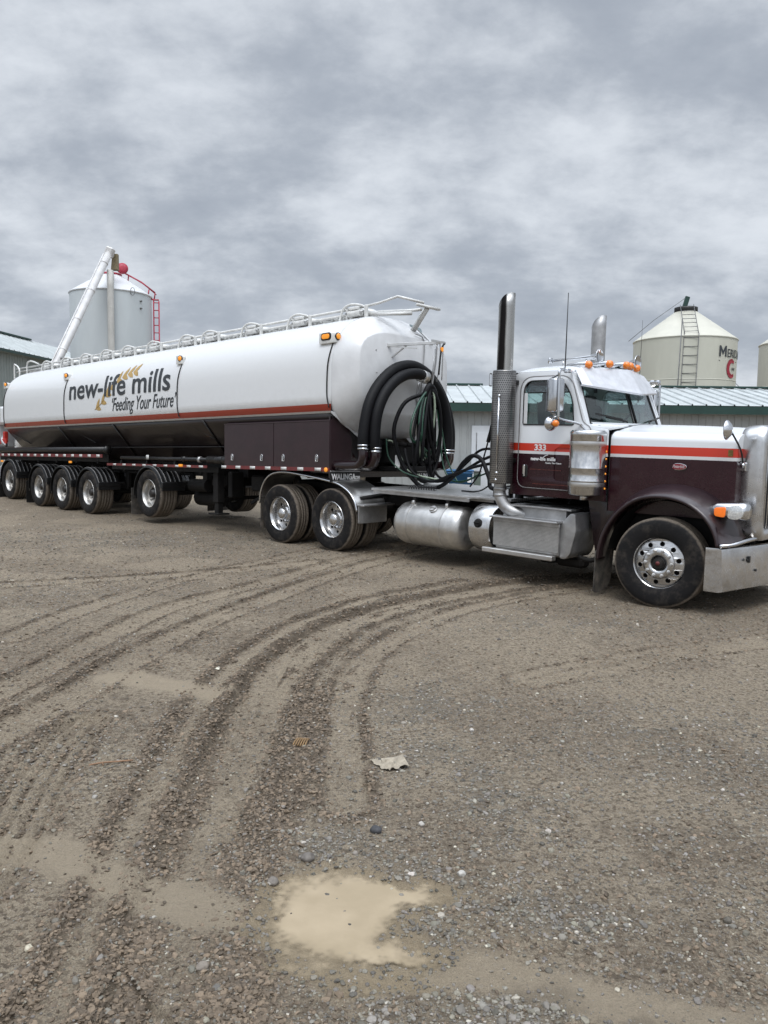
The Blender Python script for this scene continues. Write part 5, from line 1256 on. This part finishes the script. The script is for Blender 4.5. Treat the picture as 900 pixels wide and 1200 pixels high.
def terrain(x, y):
    x = x.astype(np.float32); y = y.astype(np.float32)
    sh = x.shape; x = x.ravel(); y = y.ravel()
    near = sstep(y, 60, 25) * sstep(np.abs(x), 60, 25)
    h = (fbm(x, y, .28, 1, 3) - .5) * .05 * near
    wx = x + (fbm(x, y, 1.3, 31, 3) - .5) * .22; wy = y + (fbm(x, y, 1.3, 37, 3) - .5) * .22
    # level pads under the tyres
    ca, sa = math.cos(T_ROT.z), math.sin(T_ROT.z)
    tx = (x - T_LOC.x) * ca + (y - T_LOC.y) * sa; ty = -(x - T_LOC.x) * sa + (y - T_LOC.y) * ca
    cb, sb = math.cos(K_ROT.z), math.sin(K_ROT.z)
    kx = (x - K_LOC.x) * cb + (y - K_LOC.y) * sb; ky = -(x - K_LOC.x) * sb + (y - K_LOC.y) * cb
    pad = sstep(tx, -9.5, -8.3) * sstep(tx, 3.5, 2.) * sstep(np.abs(ty), 2.6, 1.6); pad2 = sstep(kx, 1, 0) * sstep(kx, -16, -14.5) * sstep(np.abs(ky), 2.8, 1.7)
    P = np.maximum(pad, pad2)
    h = h * (1 - P)
    h -= .055 * sstep(tx, -2.6, -.8) * sstep(tx, 4.5, 2.0) * sstep(np.abs(ty), 3.4, 1.8)
    h += .085 * sstep(kx, -10.9, -12.2)* sstep(np.abs(ky), 9, 4)
    n2 = fbm(x, y, 5.5, 2, 4, .55); n3 = fbm(x, y, 26, 3, 3, .6)
    churn = np.zeros_like(x); press = np.zeros_like(x); smooth = np.zeros_like(x)
    h += (n2 - .5) * .022 * near
    for pts, w, dep, ch, tread in TRK:
        d, s = poly_dist(wx * .25 + x * .75, wy * .25 + y * .75, pts)
        a = np.abs(d); br = .75 + .6 * (fbm(s, d * 2, 2.1, 41, 3) - .25)
        inside = sstep(a, w + .03, w - .03)
        h += -dep * inside + dep * 1.1 * np.exp(-((a - w - .045) / .045) ** 2) * br * (.4 + ch)
        cb_ = np.exp(-((a - w - .02) / (.050 * (.5 + ch))) ** 2) * np.clip(br * (.35 + ch), 0, 1.15)
        churn = np.maximum(churn, cb_); press = np.maximum(press, inside * .8)
        if tread == 1:
            bl = np.sin(s * 2 * PI / .052 + np.where(d > 0, 1, -1) * a * 40); rib = np.cos(d * 2 * PI / .07)
            h += inside * (bl > .1) * .0045 * sstep(fbm(s, d, 3, 51, 2), .3, .6) + inside * rib * .0025
        else:
            h += inside * np.cos(d * 2 * PI / .075) * .014 * sstep(np.sin(s * 2 * PI / .05) , -.9, 0)
            churn = np.maximum(churn, inside * (np.cos(d * 2 * PI / .075) < -.2) * .55)
    for pts, w in SMEAR:
        d, s = poly_dist(wx, wy, pts, 6, 1.2); q = sstep(np.abs(d), w, w * .35) * sstep(fbm(x, y, 1.7, 61, 3), .25, .5); smooth = np.maximum(smooth, q)
        h += q * np.sin(d * 60 + 3 * fbm(s, d, 3, 63, 2)) * .0016
    for pts, wd, k in ((TRK[0][0], .78, 1.), (TRK[3][0], .85, .5), (TRK[7][0], .5, .4)):
        d, s = poly_dist(wx * .25 + x * .75, wy * .25 + y * .75, pts)
        m = sstep(np.abs(d), wd, wd * .55) * k * sstep(y, 3.6, 5.0); st_ = fbm(s * 1.3, d * 15, 1.0, 91, 3, .6)
        h += (st_ - .5) * .022 * m; churn = np.maximum(churn, sstep(st_, .56, .70) * m * .75 * sstep(n2, .3, .55))
    # the crumbled strip between the two near wheel paths and round the puddle
    big = fbm(x, y, 1.1, 71, 4, .55)
    dark = sstep(big, .50, .66)
    crumb_zone = sstep(poly_dist(wx, wy, [(-.40, 1.8), (-.50, 2.8), (-.52, 3.6), (-.50, 4.4), (-.55, 5.2)], 6)[0].__abs__(), .22, .08)
    lz = sstep(np.abs(poly_dist(wx, wy, [(-.78, 1.6), (-.84, 2.6), (-.93, 3.4), (-1.04, 4.4), (-1.08, 5.3)], 6)[0]), .13, .05)
    churn = np.maximum(churn, crumb_zone * .9); churn = np.maximum(churn, lz * .85)
    spot = lambda cx, cy, rx, ry: np.exp(-(((wx - cx) / rx) ** 2 + ((wy - cy) / ry) ** 2))
    grav = np.zeros_like(x)
    for cx, cy, rx, ry, k in ((-.28, 3.15, .35, .28, 1), (.25, 2.95, .28, .2, .9), (.62, 3.65, .25, .5, .9), (.28, 5.0, .45, .5, 1), (.66, 2.72, .32, .12, .9), (.18, 2.62, .18, .3, .7), (-.45, 2.9, .14, .3, .9), (.30, 4.1, .35, .3, .6),
                              (2.6, 3.0, 1.3, .6, .55), (1.9, 4.3, .9, .9, .5), (.5, 2.25, .5, .14, .8), (-1.5, 4.0, .5, .4, .35), (1.6, 7.6, 1.2, .6, .5), (-5, 8.5, 2.5, 1.2, .5), (-4.5, 13.3, 3.5, 1.4, .8)):
        grav = np.maximum(grav, k * spot(cx, cy, rx, ry))
    churn = np.clip(churn * (.62 + .65 * sstep(n2, .35, .62)) * (1 - smooth * .8), 0, 1)
    grav = np.clip(grav * (.4 + 1.1 * sstep(n2, .35, .65)), 0, 1)
    h += churn * ((n3 - .45) * .032 + (vnoise(x, y, 60, 5) - .5) * .012)
    h += grav * (n3 - .5) * .012 * near
    h += (n3 - .5) * .0035 * (1 - smooth) * near
    # puddle basin
    pw = .16 * (fbm(x, y, 9, 81, 4, .7) - .5)
    px, py = x + pw, y + .8 * (fbm(x, y, 9, 83, 4, .7) - .5) * .24
    b = np.exp(-(((px + .17) / .275) ** 2 + ((py - 2.72) / .30) ** 2) ** 1.6) + .66 * np.exp(-(((px - .14) / .21) ** 2 + ((py - 2.86) / .075) ** 2)) + .60 * np.exp(-(((px - .09) / .15) ** 2 + ((py - 2.50) / .065) ** 2)) + .35 * np.exp(-(((px - .03) / .2) ** 2 + ((py - 2.36) / .05) ** 2))
    b = np.clip(b, 0, 1)
    flatp = np.exp(-(((x + .05) / .62) ** 2 + ((y - 2.68) / .48) ** 2) ** 2)
    h = h * (1 - flatp * .80) - .036 * b + .004 * flatp + (n3 - .5) * .012 * flatp * (1 - .7 * b)
    rim = np.exp(-(((x + .05) / .80) ** 2 + ((y - 2.68) / .62) ** 2) ** 3); h = np.where((b < .30) & (rim > .25), np.maximum(h, -.0085 + .004 * n3), h)
    churn = churn * (1 - sstep(b, .25, .55))
    wet = np.clip(sstep(b, .06, .34) + .40 * flatp * sstep(n2, .35, .6), 0, 1)
    return [q.reshape(sh) for q in (h, churn, grav * (1 - sstep(b, .3, .6)), smooth, wet, press, big)]

ys = [1.35]
while ys[-1] < 17: ys.append(ys[-1] + max(.0065, ys[-1] * .0036))
while ys[-1] < 900: ys.append(ys[-1] * 1.06)
back = [1.35 - .05 * 1.35 ** k for k in range(1, 28)]
ys = np.array(sorted(back) + ys, np.float32)
xs_ = [0.0]
while xs_[-1] < 2.3: xs_.append(xs_[-1] + .010)
while xs_[-1] < 11: xs_.append(xs_[-1] + .010 + (xs_[-1] - 2.3) * .006)
while xs_[-1] < 900: xs_.append(xs_[-1] * 1.09)
xs_ = np.array([-v for v in xs_[:0:-1]] + xs_, np.float32)
GX, GY = np.meshgrid(xs_, ys)
H_, CH, GR, SM, WT, PR, BG = terrain(GX, GY)
def grid_mesh(name, X, Y, Z):
    ny, nx = X.shape; me = bpy.data.meshes.new(name)
    co = np.stack([X, Y, Z], -1).reshape(-1, 3).astype(np.float32)
    i = np.arange(ny * nx).reshape(ny, nx); q = np.stack([i[:-1, :-1], i[:-1, 1:], i[1:, 1:], i[1:, :-1]], -1).reshape(-1)
    nf = len(q) // 4
    me.vertices.add(len(co)); me.vertices.foreach_set('co', co.ravel()); me.loops.add(len(q)); me.loops.foreach_set('vertex_index', q.astype(np.int32))
    me.polygons.add(nf); me.polygons.foreach_set('loop_start', np.arange(0, nf * 4, 4, dtype=np.int32)); me.polygons.foreach_set('use_smooth', np.ones(nf, bool))
    me.update(); return me
gme = grid_mesh('ground', GX, GY, H_)
def attr(me, name, rgba):
    a = me.color_attributes.new(name, 'FLOAT_COLOR', 'POINT'); a.data.foreach_set('color', np.stack(rgba, -1).astype(np.float32).ravel())
attr(gme, 'soil', [CH, GR, SM, WT]); attr(gme, 'soil_b', [PR, BG, BG, BG])

def soil_nodes(t, amount=1.0):
    co = t.coord('Object')
    at = t.n('ShaderNodeAttribute', attribute_name='soil'); sp = t.n('ShaderNodeSeparateColor'); t.l(at.outputs['Color'], sp.inputs[0])
    ch, gr, sm, wt = sp.outputs[0], sp.outputs[1], sp.outputs[2], at.outputs['Alpha']
    at2 = t.n('ShaderNodeAttribute', attribute_name='soil_b'); sp2 = t.n('ShaderNodeSeparateColor'); t.l(at2.outputs['Color'], sp2.inputs[0])
    pr, bg = sp2.outputs[0], sp2.outputs[1]
    n4 = t.noise(co, 38, 6, .75); n1 = t.noise(co, 1.2, 6, .6); n2 = t.noise(co, 11, 8, .68); n3 = t.noise(co, 85, 5, .7)
    c = t.mix(t.ramp(n1, .32, .7), GC[0], GC[1])
    c = t.mix(t.math('MULTIPLY', t.ramp(bg, .62, .40), .75), c, GC[4])
    c = t.mix(t.math('MULTIPLY', t.ramp(n2, .38, .72), t.ramp(bg, .35, .65, .40, .85)), c, GC[2])
    c = t.mix(t.math('MULTIPLY', t.ramp(n3, .52, .62), .62), c, GC[3])
    c = t.mix(t.math('MULTIPLY', t.ramp(n4, .51, .42), t.math('MULTIPLY_ADD', sm, -.55, .92)), c, GC[2])
    c = t.mix(t.math('MULTIPLY', t.math('MAXIMUM', sm, t.math('MULTIPLY', pr, .5)), .8), c, GC[4])
    c = t.mix(t.math('MULTIPLY', t.ramp(t.noise(co, 150, 3, .7), .36, .52, 1, 0), t.math('MULTIPLY_ADD', sm, -.35, .55)), c, GC[5])
    mud = t.math('MULTIPLY', t.ramp(t.math('ADD', ch, t.math('ADD', t.math('MULTIPLY', t.math('SUBTRACT', n3, .5), .7), t.math('MULTIPLY', t.math('SUBTRACT', n4, .5), 1.0))), .18, .8), .80)
    c = t.mix(mud, c, GC[5])
    c = t.mix(t.math('MULTIPLY', t.ramp(t.math('ADD', gr, t.math('MULTIPLY', t.math('SUBTRACT', n2, .5), .8)), .3, .9), .55), c, GC[6])
    # fine embedded chips of stone, most of them dull, a few pale
    for sc_, lo, k, cols in ((28, .0, .5, ((.38, .35, .31), (.08, .07, .06))), (75, .0, .55, ((.34, .32, .29), (.07, .062, .055))), (170, .0, .5, ((.36, .34, .31), (.075, .068, .06)))):
        v = t.n('ShaderNodeTexVoronoi'); v.inputs['Scale'].default_value = sc_; t.l(co, v.inputs['Vector'])
        s2 = t.n('ShaderNodeSeparateColor'); t.l(v.outputs['Color'], s2.inputs[0])
        inside = t.ramp(v.outputs['Distance'], .20, .34, 1, 0)
        dens = t.math('MULTIPLY_ADD', gr, .40, .16); pick = t.math('LESS_THAN', s2.outputs[0], dens)
        m = t.math('MULTIPLY', t.math('MULTIPLY', inside, pick), t.math('SUBTRACT', 1, t.math('MULTIPLY', sm, .8)))
        cc = t.mix(t.math('POWER', s2.outputs[1], 1.6), cols[1], cols[0])
        c = t.mix(t.math('MULTIPLY', m, k), c, cc)
    c = t.mix(t.math('MULTIPLY', wt, .80), c, GC[7])
    t.l(c, t.b.inputs['Base Color'])
    r = t.math('SUBTRACT', .92, t.math('MULTIPLY', t.math('MAXIMUM', t.math('MULTIPLY', mud, .35), wt), .45), clamp=True)
    t.l(r, t.b.inputs['Roughness']); t.b.inputs['Specular IOR Level'].default_value = .35
    hh = t.math('ADD', t.math('ADD', t.math('MULTIPLY', n2, .8), t.math('MULTIPLY', n4, .7)), t.math('MULTIPLY', n3, .45)); t.bump(hh, 1.0, .03)
GC = [(.272, .222, .160), (.225, .182, .130), (.110, .085, .060), (.42, .365, .28), (.325, .268, .192), (.072, .052, .034), (.145, .118, .086), (.29, .228, .148)]
tg = NT('yard_dirt'); soil_nodes(tg); gme.materials.append(tg.m)
go = bpy.data.objects.new('ground', gme); link(go); go['kind'] = 'structure'

# puddle water
tw = NT('muddy_water'); co = tw.coord('Object')
tw.l(tw.mix(tw.ramp(tw.noise(co, 5, 5, .6), .35, .75), (.30, .24, .158), (.36, .29, .197)), tw.b.inputs['Base Color']); tw.b.inputs['Roughness'].default_value = .10; tw.b.inputs['IOR'].default_value = 1.33
tw.bump(tw.noise(co, 14, 3, .5), .02, .01)
# opacity grows with the depth of the silt-laden water
PX, PY_ = np.meshgrid(np.linspace(-.72, .62, 240, dtype=np.float32), np.linspace(2.16, 3.22, 200, dtype=np.float32)); PZ = terrain(PX, PY_)[0]
pme = grid_mesh('puddle', PX, PY_, np.full_like(PX, -.0105)); dep = np.clip((-.0095 - PZ) / .020, 0, 1); rr_ = ((PX + .05) / .64) ** 2 + ((PY_ - 2.68) / .5) ** 2
dep = dep * (rr_ < 1); attr(pme, 'depth', [dep, dep, dep, dep])
ad = tw.n('ShaderNodeAttribute', attribute_name='depth'); tr_ = tw.n('ShaderNodeBsdfTransparent'); mx_ = tw.n('ShaderNodeMixShader')
tw.l(tw.ramp(ad.outputs['Alpha'], .0, .95), mx_.inputs[0]); tw.l(tr_.outputs[0], mx_.inputs[1]); tw.l(tw.b.outputs[0], mx_.inputs[2]); tw.l(mx_.outputs[0], tw.out.inputs[0])
pme.materials.append(tw.m); pud = bpy.data.objects.new('puddle', pme); link(pud); pud['kind'] = 'structure'

# ---- gravel and clods: many small irregular lumps merged as uncountable stuff
def ico(sub):
    b = nb(); bmesh.ops.create_icosphere(b, subdivisions=sub, radius=1); v = np.array([q.co[:] for q in b.verts], np.float32); f = np.array([[q.index for q in p.verts] for p in b.faces], np.int32); b.free(); return v, f
def lumps(name, P, S, mat, sub=1, seed=3, flatn=.65, sink=.25, cols=None, jag=.28, smooth=False):
    r = np.random.default_rng(seed); v, f = ico(sub); n = len(P); nv = len(v)
    K = 24; var = np.stack([v * (1 + jag * (r.random((nv, 1)) * 2 - 1)) for _ in range(K)])
    pick = r.integers(0, K, n); a = r.random(n) * 2 * PI; sx = S * (.75 + .6 * r.random(n)); sy = S * (.7 + .5 * r.random(n)); sz = S * flatn * (.7 + .6 * r.random(n))
    W = var[pick] * np.stack([sx, sy, sz], -1)[:, None, :]
    tl = (r.random(n) - .5) * .9; y0 = W[..., 1] * np.cos(tl)[:, None] - W[..., 2] * np.sin(tl)[:, None]; z0 = W[..., 1] * np.sin(tl)[:, None] + W[..., 2] * np.cos(tl)[:, None]
    ca, sa = np.cos(a)[:, None], np.sin(a)[:, None]
    X = W[..., 0] * ca - y0 * sa + P[:, 0:1]; Y = W[..., 0] * sa + y0 * ca + P[:, 1:2]; Z = z0 + P[:, 2:3] + (sz * (1 - 2 * sink))[:, None]
    co = np.stack([X, Y, Z], -1).reshape(-1, 3); F = (f[None] + (np.arange(n) * nv)[:, None, None]).reshape(-1).astype(np.int32)
    me = bpy.data.meshes.new(name); me.vertices.add(len(co)); me.vertices.foreach_set('co', co.astype(np.float32).ravel()); me.loops.add(len(F)); me.loops.foreach_set('vertex_index', F)
    nf = len(F) // 3; me.polygons.add(nf); me.polygons.foreach_set('loop_start', np.arange(0, nf * 3, 3, dtype=np.int32))
    me.polygons.foreach_set('use_smooth', np.full(nf, smooth)); me.update()
    c = cols if cols is not None else r.random((n, 3)); c = np.repeat(np.concatenate([c, np.ones((n, 1))], 1)[:, None], nv, 1).reshape(-1, 4)
    at = me.color_attributes.new('tone', 'FLOAT_COLOR', 'POINT'); at.data.foreach_set('color', c.astype(np.float32).ravel())
    me.materials.append(mat); o = bpy.data.objects.new(name, me); return link(o)
def tone_mat(name, rough=.8, bumpk=.3):
    t = NT(name); a = t.n('ShaderNodeAttribute', attribute_name='tone')
    c = t.mix(t.math('MULTIPLY', t.ramp(t.noise(t.coord('Object'), 120, 4, .7), .4, .7), .45), a.outputs['Color'], (.16, .13, .095))
    t.l(c, t.b.inputs['Base Color']); t.b.inputs['Roughness'].default_value = rough; t.bump(t.noise(t.coord('Object'), 160, 4, .7), bumpk, .003); return t.m
mStone = tone_mat('gravel_stone', .7); mClod = tone_mat('mud_clod', .8, .6)
def scatter(n, weight, seed, y0=1.7, y1=12):
    """candidates spread over the yard, kept in proportion to weight"""
    r = np.random.default_rng(seed); got = []
    tot = 0
    while tot < n:
        m = n * 3; y = y0 * (y1 / y0) ** r.random(m); x = (r.random(m) * 2 - 1) * (y * .62 + .3)
        T = terrain(x, y); w = weight(*T); k = r.random(m) < w
        got.append(np.stack([x[k], y[k], T[0][k]], -1)); tot += k.sum()
        if len(got) > 12: break
    return np.concatenate(got)[:n]
def stone_cols(n, seed, pale=.12):
    r = np.random.default_rng(seed); b = .10 + .14 * r.random(n) ** 1.2; p = r.random(n) < pale; b[p] = .26 + .22 * r.random(p.sum()); d = r.random(n) < .2; b[d] *= .5
    tint = np.stack([1.02 + .06 * r.random(n), .95 + .03 * r.random(n), .74 + .14 * r.random(n)], -1); return b[:, None] * tint
r_ = np.random.default_rng(9)
P = scatter(52000, lambda h, ch, gr, sm, wt, pr, bg: (gr * .8 + .02 + .13 * sstep(bg, .42, .64) + ch * .2) * (1 - sm * .85) * (wt < .75), 21, 1.7, 19)
S = (.0015 + .0044 * r_.random(len(P)) ** 2.6) * (1 + .15 * P[:, 1])
o = lumps('gravel', P, S, mStone, 1, 5, .62, .30, stone_cols(len(P), 4, .07)); tag(o, 'small loose gravel scattered over the dirt yard', 'gravel', kind='stuff')
P = scatter(2200, lambda h, ch, gr, sm, wt, pr, bg: (gr * .7 + .01 + ch * .12) * (1 - sm) * (wt < .6), 23, 1.8, 7)
S = .0055 + .0095 * r_.random(len(P)) ** 3
o = lumps('coarse_gravel', P, S, mStone, 2, 6, .62, .35, stone_cols(len(P), 8, .06), .16); tag(o, 'coarser pebbles lying in the gravel patches by the puddle', 'gravel', kind='stuff')
P = scatter(80000, lambda h, ch, gr, sm, wt, pr, bg: (ch ** 1.3 * .9 + (.015 + .09 * sstep(bg, .42, .64)) * (1 - sm)) * (wt < .7), 27, 1.7, 15)
S = (.0020 + .0080 * r_.random(len(P)) ** 3) * (1 + .09 * P[:, 1])
r = np.random.default_rng(2); cc = (.055 + .13 * r.random((len(P), 1)) ** 1.3) * np.array([[1.22, .91, .62]])
o = lumps('mud_clods', P, S, mClod, 1, 7, .6, .38, cc, .5, False); tag(o, 'dark crumbled mud clods along the wheel ruts', 'mud', kind='stuff')
P = scatter(520, lambda h, ch, gr, sm, wt, pr, bg: (wt > .45) * (.03 + .95 * (h > -.016)), 29, 2.2, 3.2)
P[:, 2] = np.maximum(P[:, 2], -.016); o = lumps('puddle_gravel', P, .003 + .007 * r_.random(len(P)) ** 2, mStone, 2, 11, .6, .3, stone_cols(len(P), 12, .05) * .8, .2); tag(o, 'wet pebbles poking out of the muddy puddle', 'gravel', kind='stuff')

# ---- single bigger stones and litter
def ground_z(x, y): return float(terrain(np.array([x]), np.array([y]))[0][0])
def rock(bm, r, seed, fl=.65):
    R2 = random.Random(seed); b = bmesh.ops.create_icosphere(bm, subdivisions=3, radius=1)
    off = [(V((R2.gauss(0, 1), R2.gauss(0, 1), R2.gauss(0, 1))).normalized(), R2.uniform(.72, .95)) for _ in range(12)]
    for v in b['verts']:
        for n_, d in off:
            q = v.co.dot(n_)
            if q > d: v.co -= n_ * (q - d)
        v.co = V((v.co.x * r, v.co.y * r * .8, v.co.z * r * fl))
for (x, y, rr, col, lab) in ((-.017, 3.344, .030, (.045, .045, .048), 'dark smooth stone above the puddle'),
                            (-1.384, 3.627, .016, (.30, .28, .25), 'small pale stone left of the wide wheel rut, near the stick'),
                            (.19, 3.42, .018, (.40, .37, .33), 'pale flat stone in the middle of the yard above the puddle'),
                            (-.30, 3.10, .033, (.13, .115, .10), 'largest brown stone at the upper left edge of the puddle'),
                            (-.42, 2.93, .026, (.16, .14, .12), 'brown stone at the left rim of the puddle'),
                            (.33, 3.0, .020, (.42, .40, .36), 'whitish pebble right of the puddle'),
                            (-1.02, 3.17, .022, (.14, .12, .10), 'brown stone between the two dark wheel ruts'),
                            (-.58, 2.42, .024, (.20, .17, .14), 'light brown stone below left of the puddle'),
                            (.55, 4.60, .018, (.45, .42, .38), 'pale stone beyond the right-hand gravel patch')):
    bm = nb(); rock(bm, rr, int(abs(x) * 1000)); o = ob('stone', bm, M('stone_' + str(int(abs(x * y) * 1000)), col, .7, 0, .25, 40, bump=.4, bscale=120), None, (x, y, ground_z(x, y) + rr * .32), (0, 0, x * 9)); tag(o, lab, 'stone')
def crumple(bm, w, l, hgt, seed, n=14, cut=None):
    R2 = random.Random(seed); g = [[None] * n for _ in range(n)]
    hs = np.array([[fbm(np.array([i * .35 + seed]), np.array([j * .35]), 1.0, seed, 4, .7)[0] for j in range(n)] for i in range(n)])
    for i in range(n):
        for j in range(n):
            u, v = i / (n - 1) - .5, j / (n - 1) - .5; e = 1 - .35 * hs[i, j]
            g[i][j] = bm.verts.new((u * w * (e + .3 * v), v * l * e, hs[i, j] * hgt))
    for i in range(n - 1):
        for j in range(n - 1): bm.faces.new((g[i][j], g[i + 1][j], g[i + 1][j + 1], g[i][j + 1]))
    solidify(bm, .0015)
bm = nb(); crumple(bm, .20, .19, .05, 5); o = ob('paper_scrap', bm, M('pale_paper', (.30, .26, .20), .8, 0, .2, 30, bump=.4, bscale=60), None, (.06, 4.05, ground_z(.06, 4.05) - .012), (0, 0, .4), smooth=False); tag(o, 'crumpled pale sheet of paper pressed into the dirt right of the ruts', 'paper')
bm = nb()
for k in range(6): tube(bm, [(-.035 + .014 * k, -.05, .012), (-.03 + .013 * k, .0, .03), (-.02 + .010 * k, .06, .014)], .005, 5, 3)
o = ob('straw_tuft', bm, M('dry_straw', (.21, .13, .06), .8, 0, .25, 40), None, (-.455, 4.30, ground_z(-.455, 4.3) + .002), (0, 0, -.2)); tag(o, 'small brown tuft of dry straw beside the right rut', 'straw')
bm = nb(); tube(bm, [(-.10, -.03, .006), (-.04, -.012, .012), (.03, .010, .010), (.11, .035, .008)], .0045, 6, 4); tube(bm, [(-.04, -.012, .012), (-.02, -.04, .01)], .003, 5)
o = ob('stick', bm, M('dry_stick', (.24, .14, .08), .8, 0, .25, 40), None, (-1.44, 4.0, ground_z(-1.44, 4.0) + .004)); tag(o, 'thin reddish stick lying on the dirt at the left', 'stick')
bm = nb(); crumple(bm, .05, .04, .018, 9, 8); o = ob('plastic_scrap', bm, M('white_scrap', (.55, .52, .42), .6, 0, .1), None, (-1.25, 5.75, ground_z(-1.25, 5.75) + .002), smooth=False); tag(o, 'tiny whitish scrap in the dark patch between the left tracks', 'litter')
# ================================================================ SKY, LIGHT, CAMERA
w = bpy.data.worlds.new('World'); sc.world = w; w.use_nodes = True; nt = w.node_tree; nt.nodes.clear()
class W(NT):
    def __init__(s): s.t = nt
t = W(); out = t.n('ShaderNodeOutputWorld'); bg = t.n('ShaderNodeBackground'); t.l(bg.outputs[0], out.inputs[0]); bg.inputs[1].default_value = .1
SUN_EL, SUN_AZ = math.radians(60), math.radians(186)     # azimuth clockwise from +y: behind the camera
sky = t.n('ShaderNodeTexSky', sky_type='NISHITA'); sky.sun_disc = False; sky.sun_elevation = SUN_EL; sky.sun_rotation = SUN_AZ; sky.air_density = 1; sky.dust_density = 3
g = t.n('ShaderNodeSeparateXYZ'); d = t.n('ShaderNodeTexCoord').outputs['Generated']; t.l(d, g.inputs[0])
zz = t.math('ADD', t.math('MAXIMUM', g.outputs[2], 0), .42)
u = t.math('DIVIDE', g.outputs[0], zz); v = t.math('DIVIDE', g.outputs[1], zz)
cb = t.n('ShaderNodeCombineXYZ'); t.l(u, cb.inputs[0]); t.l(v, cb.inputs[1]); uv = cb.outputs[0]
mp = t.n('ShaderNodeMapping'); mp.inputs['Location'].default_value = (11.9, 5.1, 0); mp.inputs['Scale'].default_value = (1, 1.25, 1); t.l(uv, mp.inputs[0]); uv = mp.outputs[0]
n1 = t.noise(uv, 2.6, 11, .56, .12); n2 = t.noise(uv, 8.0, 10, .60, .1); n3 = t.noise(uv, 1.1, 3, .5)
m = t.math('ADD', t.math('MULTIPLY', n1, .62), t.math('ADD', t.math('MULTIPLY', n2, .28), t.math('MULTIPLY', n3, .24)))
f = t.math('ADD', t.math('MULTIPLY', t.ramp(m, .50, .72), .72), t.math('MULTIPLY', t.ramp(m, .36, .60), .28))
cloud = t.mix(f, (3.55, 3.98, 4.66), (7.75, 8.2, 8.8))
# overcast sky is brighter overhead than at the horizon
up = t.ramp(g.outputs[2], .50, .95, 1.0, 2.9)
vm = t.n('ShaderNodeVectorMath', operation='DOT_PRODUCT'); t.l(d, vm.inputs[0]); vm.inputs[1].default_value = (math.sin(SUN_AZ) * math.cos(SUN_EL), math.cos(SUN_AZ) * math.cos(SUN_EL), math.sin(SUN_EL))
up = t.math('MULTIPLY', up, t.ramp(vm.outputs['Value'], .25, .95, 1.0, 1.9))
cl = t.mix(1.0, cloud, up, 'MULTIPLY')
cx = t.n('ShaderNodeCombineColor'); 
c = t.mix(.93, sky.outputs[0], cl); t.l(c, bg.inputs[0])
sd = bpy.data.lights.new('sun', 'SUN'); sd.energy = 1.3; sd.angle = math.radians(25); sd.color = (1, .97, .93)
so = bpy.data.objects.new('sun', sd); link(so); so.rotation_euler = (PI / 2 - SUN_EL, 0, -SUN_AZ + PI)
cd = bpy.data.cameras.new('camera'); cam = bpy.data.objects.new('camera', cd); link(cam)
cd.sensor_fit = 'VERTICAL'; cd.sensor_height = 36; cd.lens = 910.757 / 1200 * 36; cd.clip_start = .05; cd.clip_end = 3000
cam.matrix_world = Matrix.Translation((0, 0, 1.7264)) @ Matrix.Rotation(PI / 2 - .08774, 4, 'X') @ Matrix.Rotation(.01247, 4, 'Z')
sc.camera = cam
sc.view_settings.view_transform = 'Standard'; sc.view_settings.look = 'None'; sc.view_settings.exposure = 0; sc.view_settings.gamma = 1
try: sc.view_settings.use_curve_mapping = False
except Exception: pass
sc.render.resolution_x = 768; sc.render.resolution_y = 1024
sc.cycles.max_bounces = 6; sc.cycles.diffuse_bounces = 3; sc.cycles.glossy_bounces = 3; sc.cycles.transparent_max_bounces = 10
try: sc.cycles.use_denoising = True
except Exception: pass
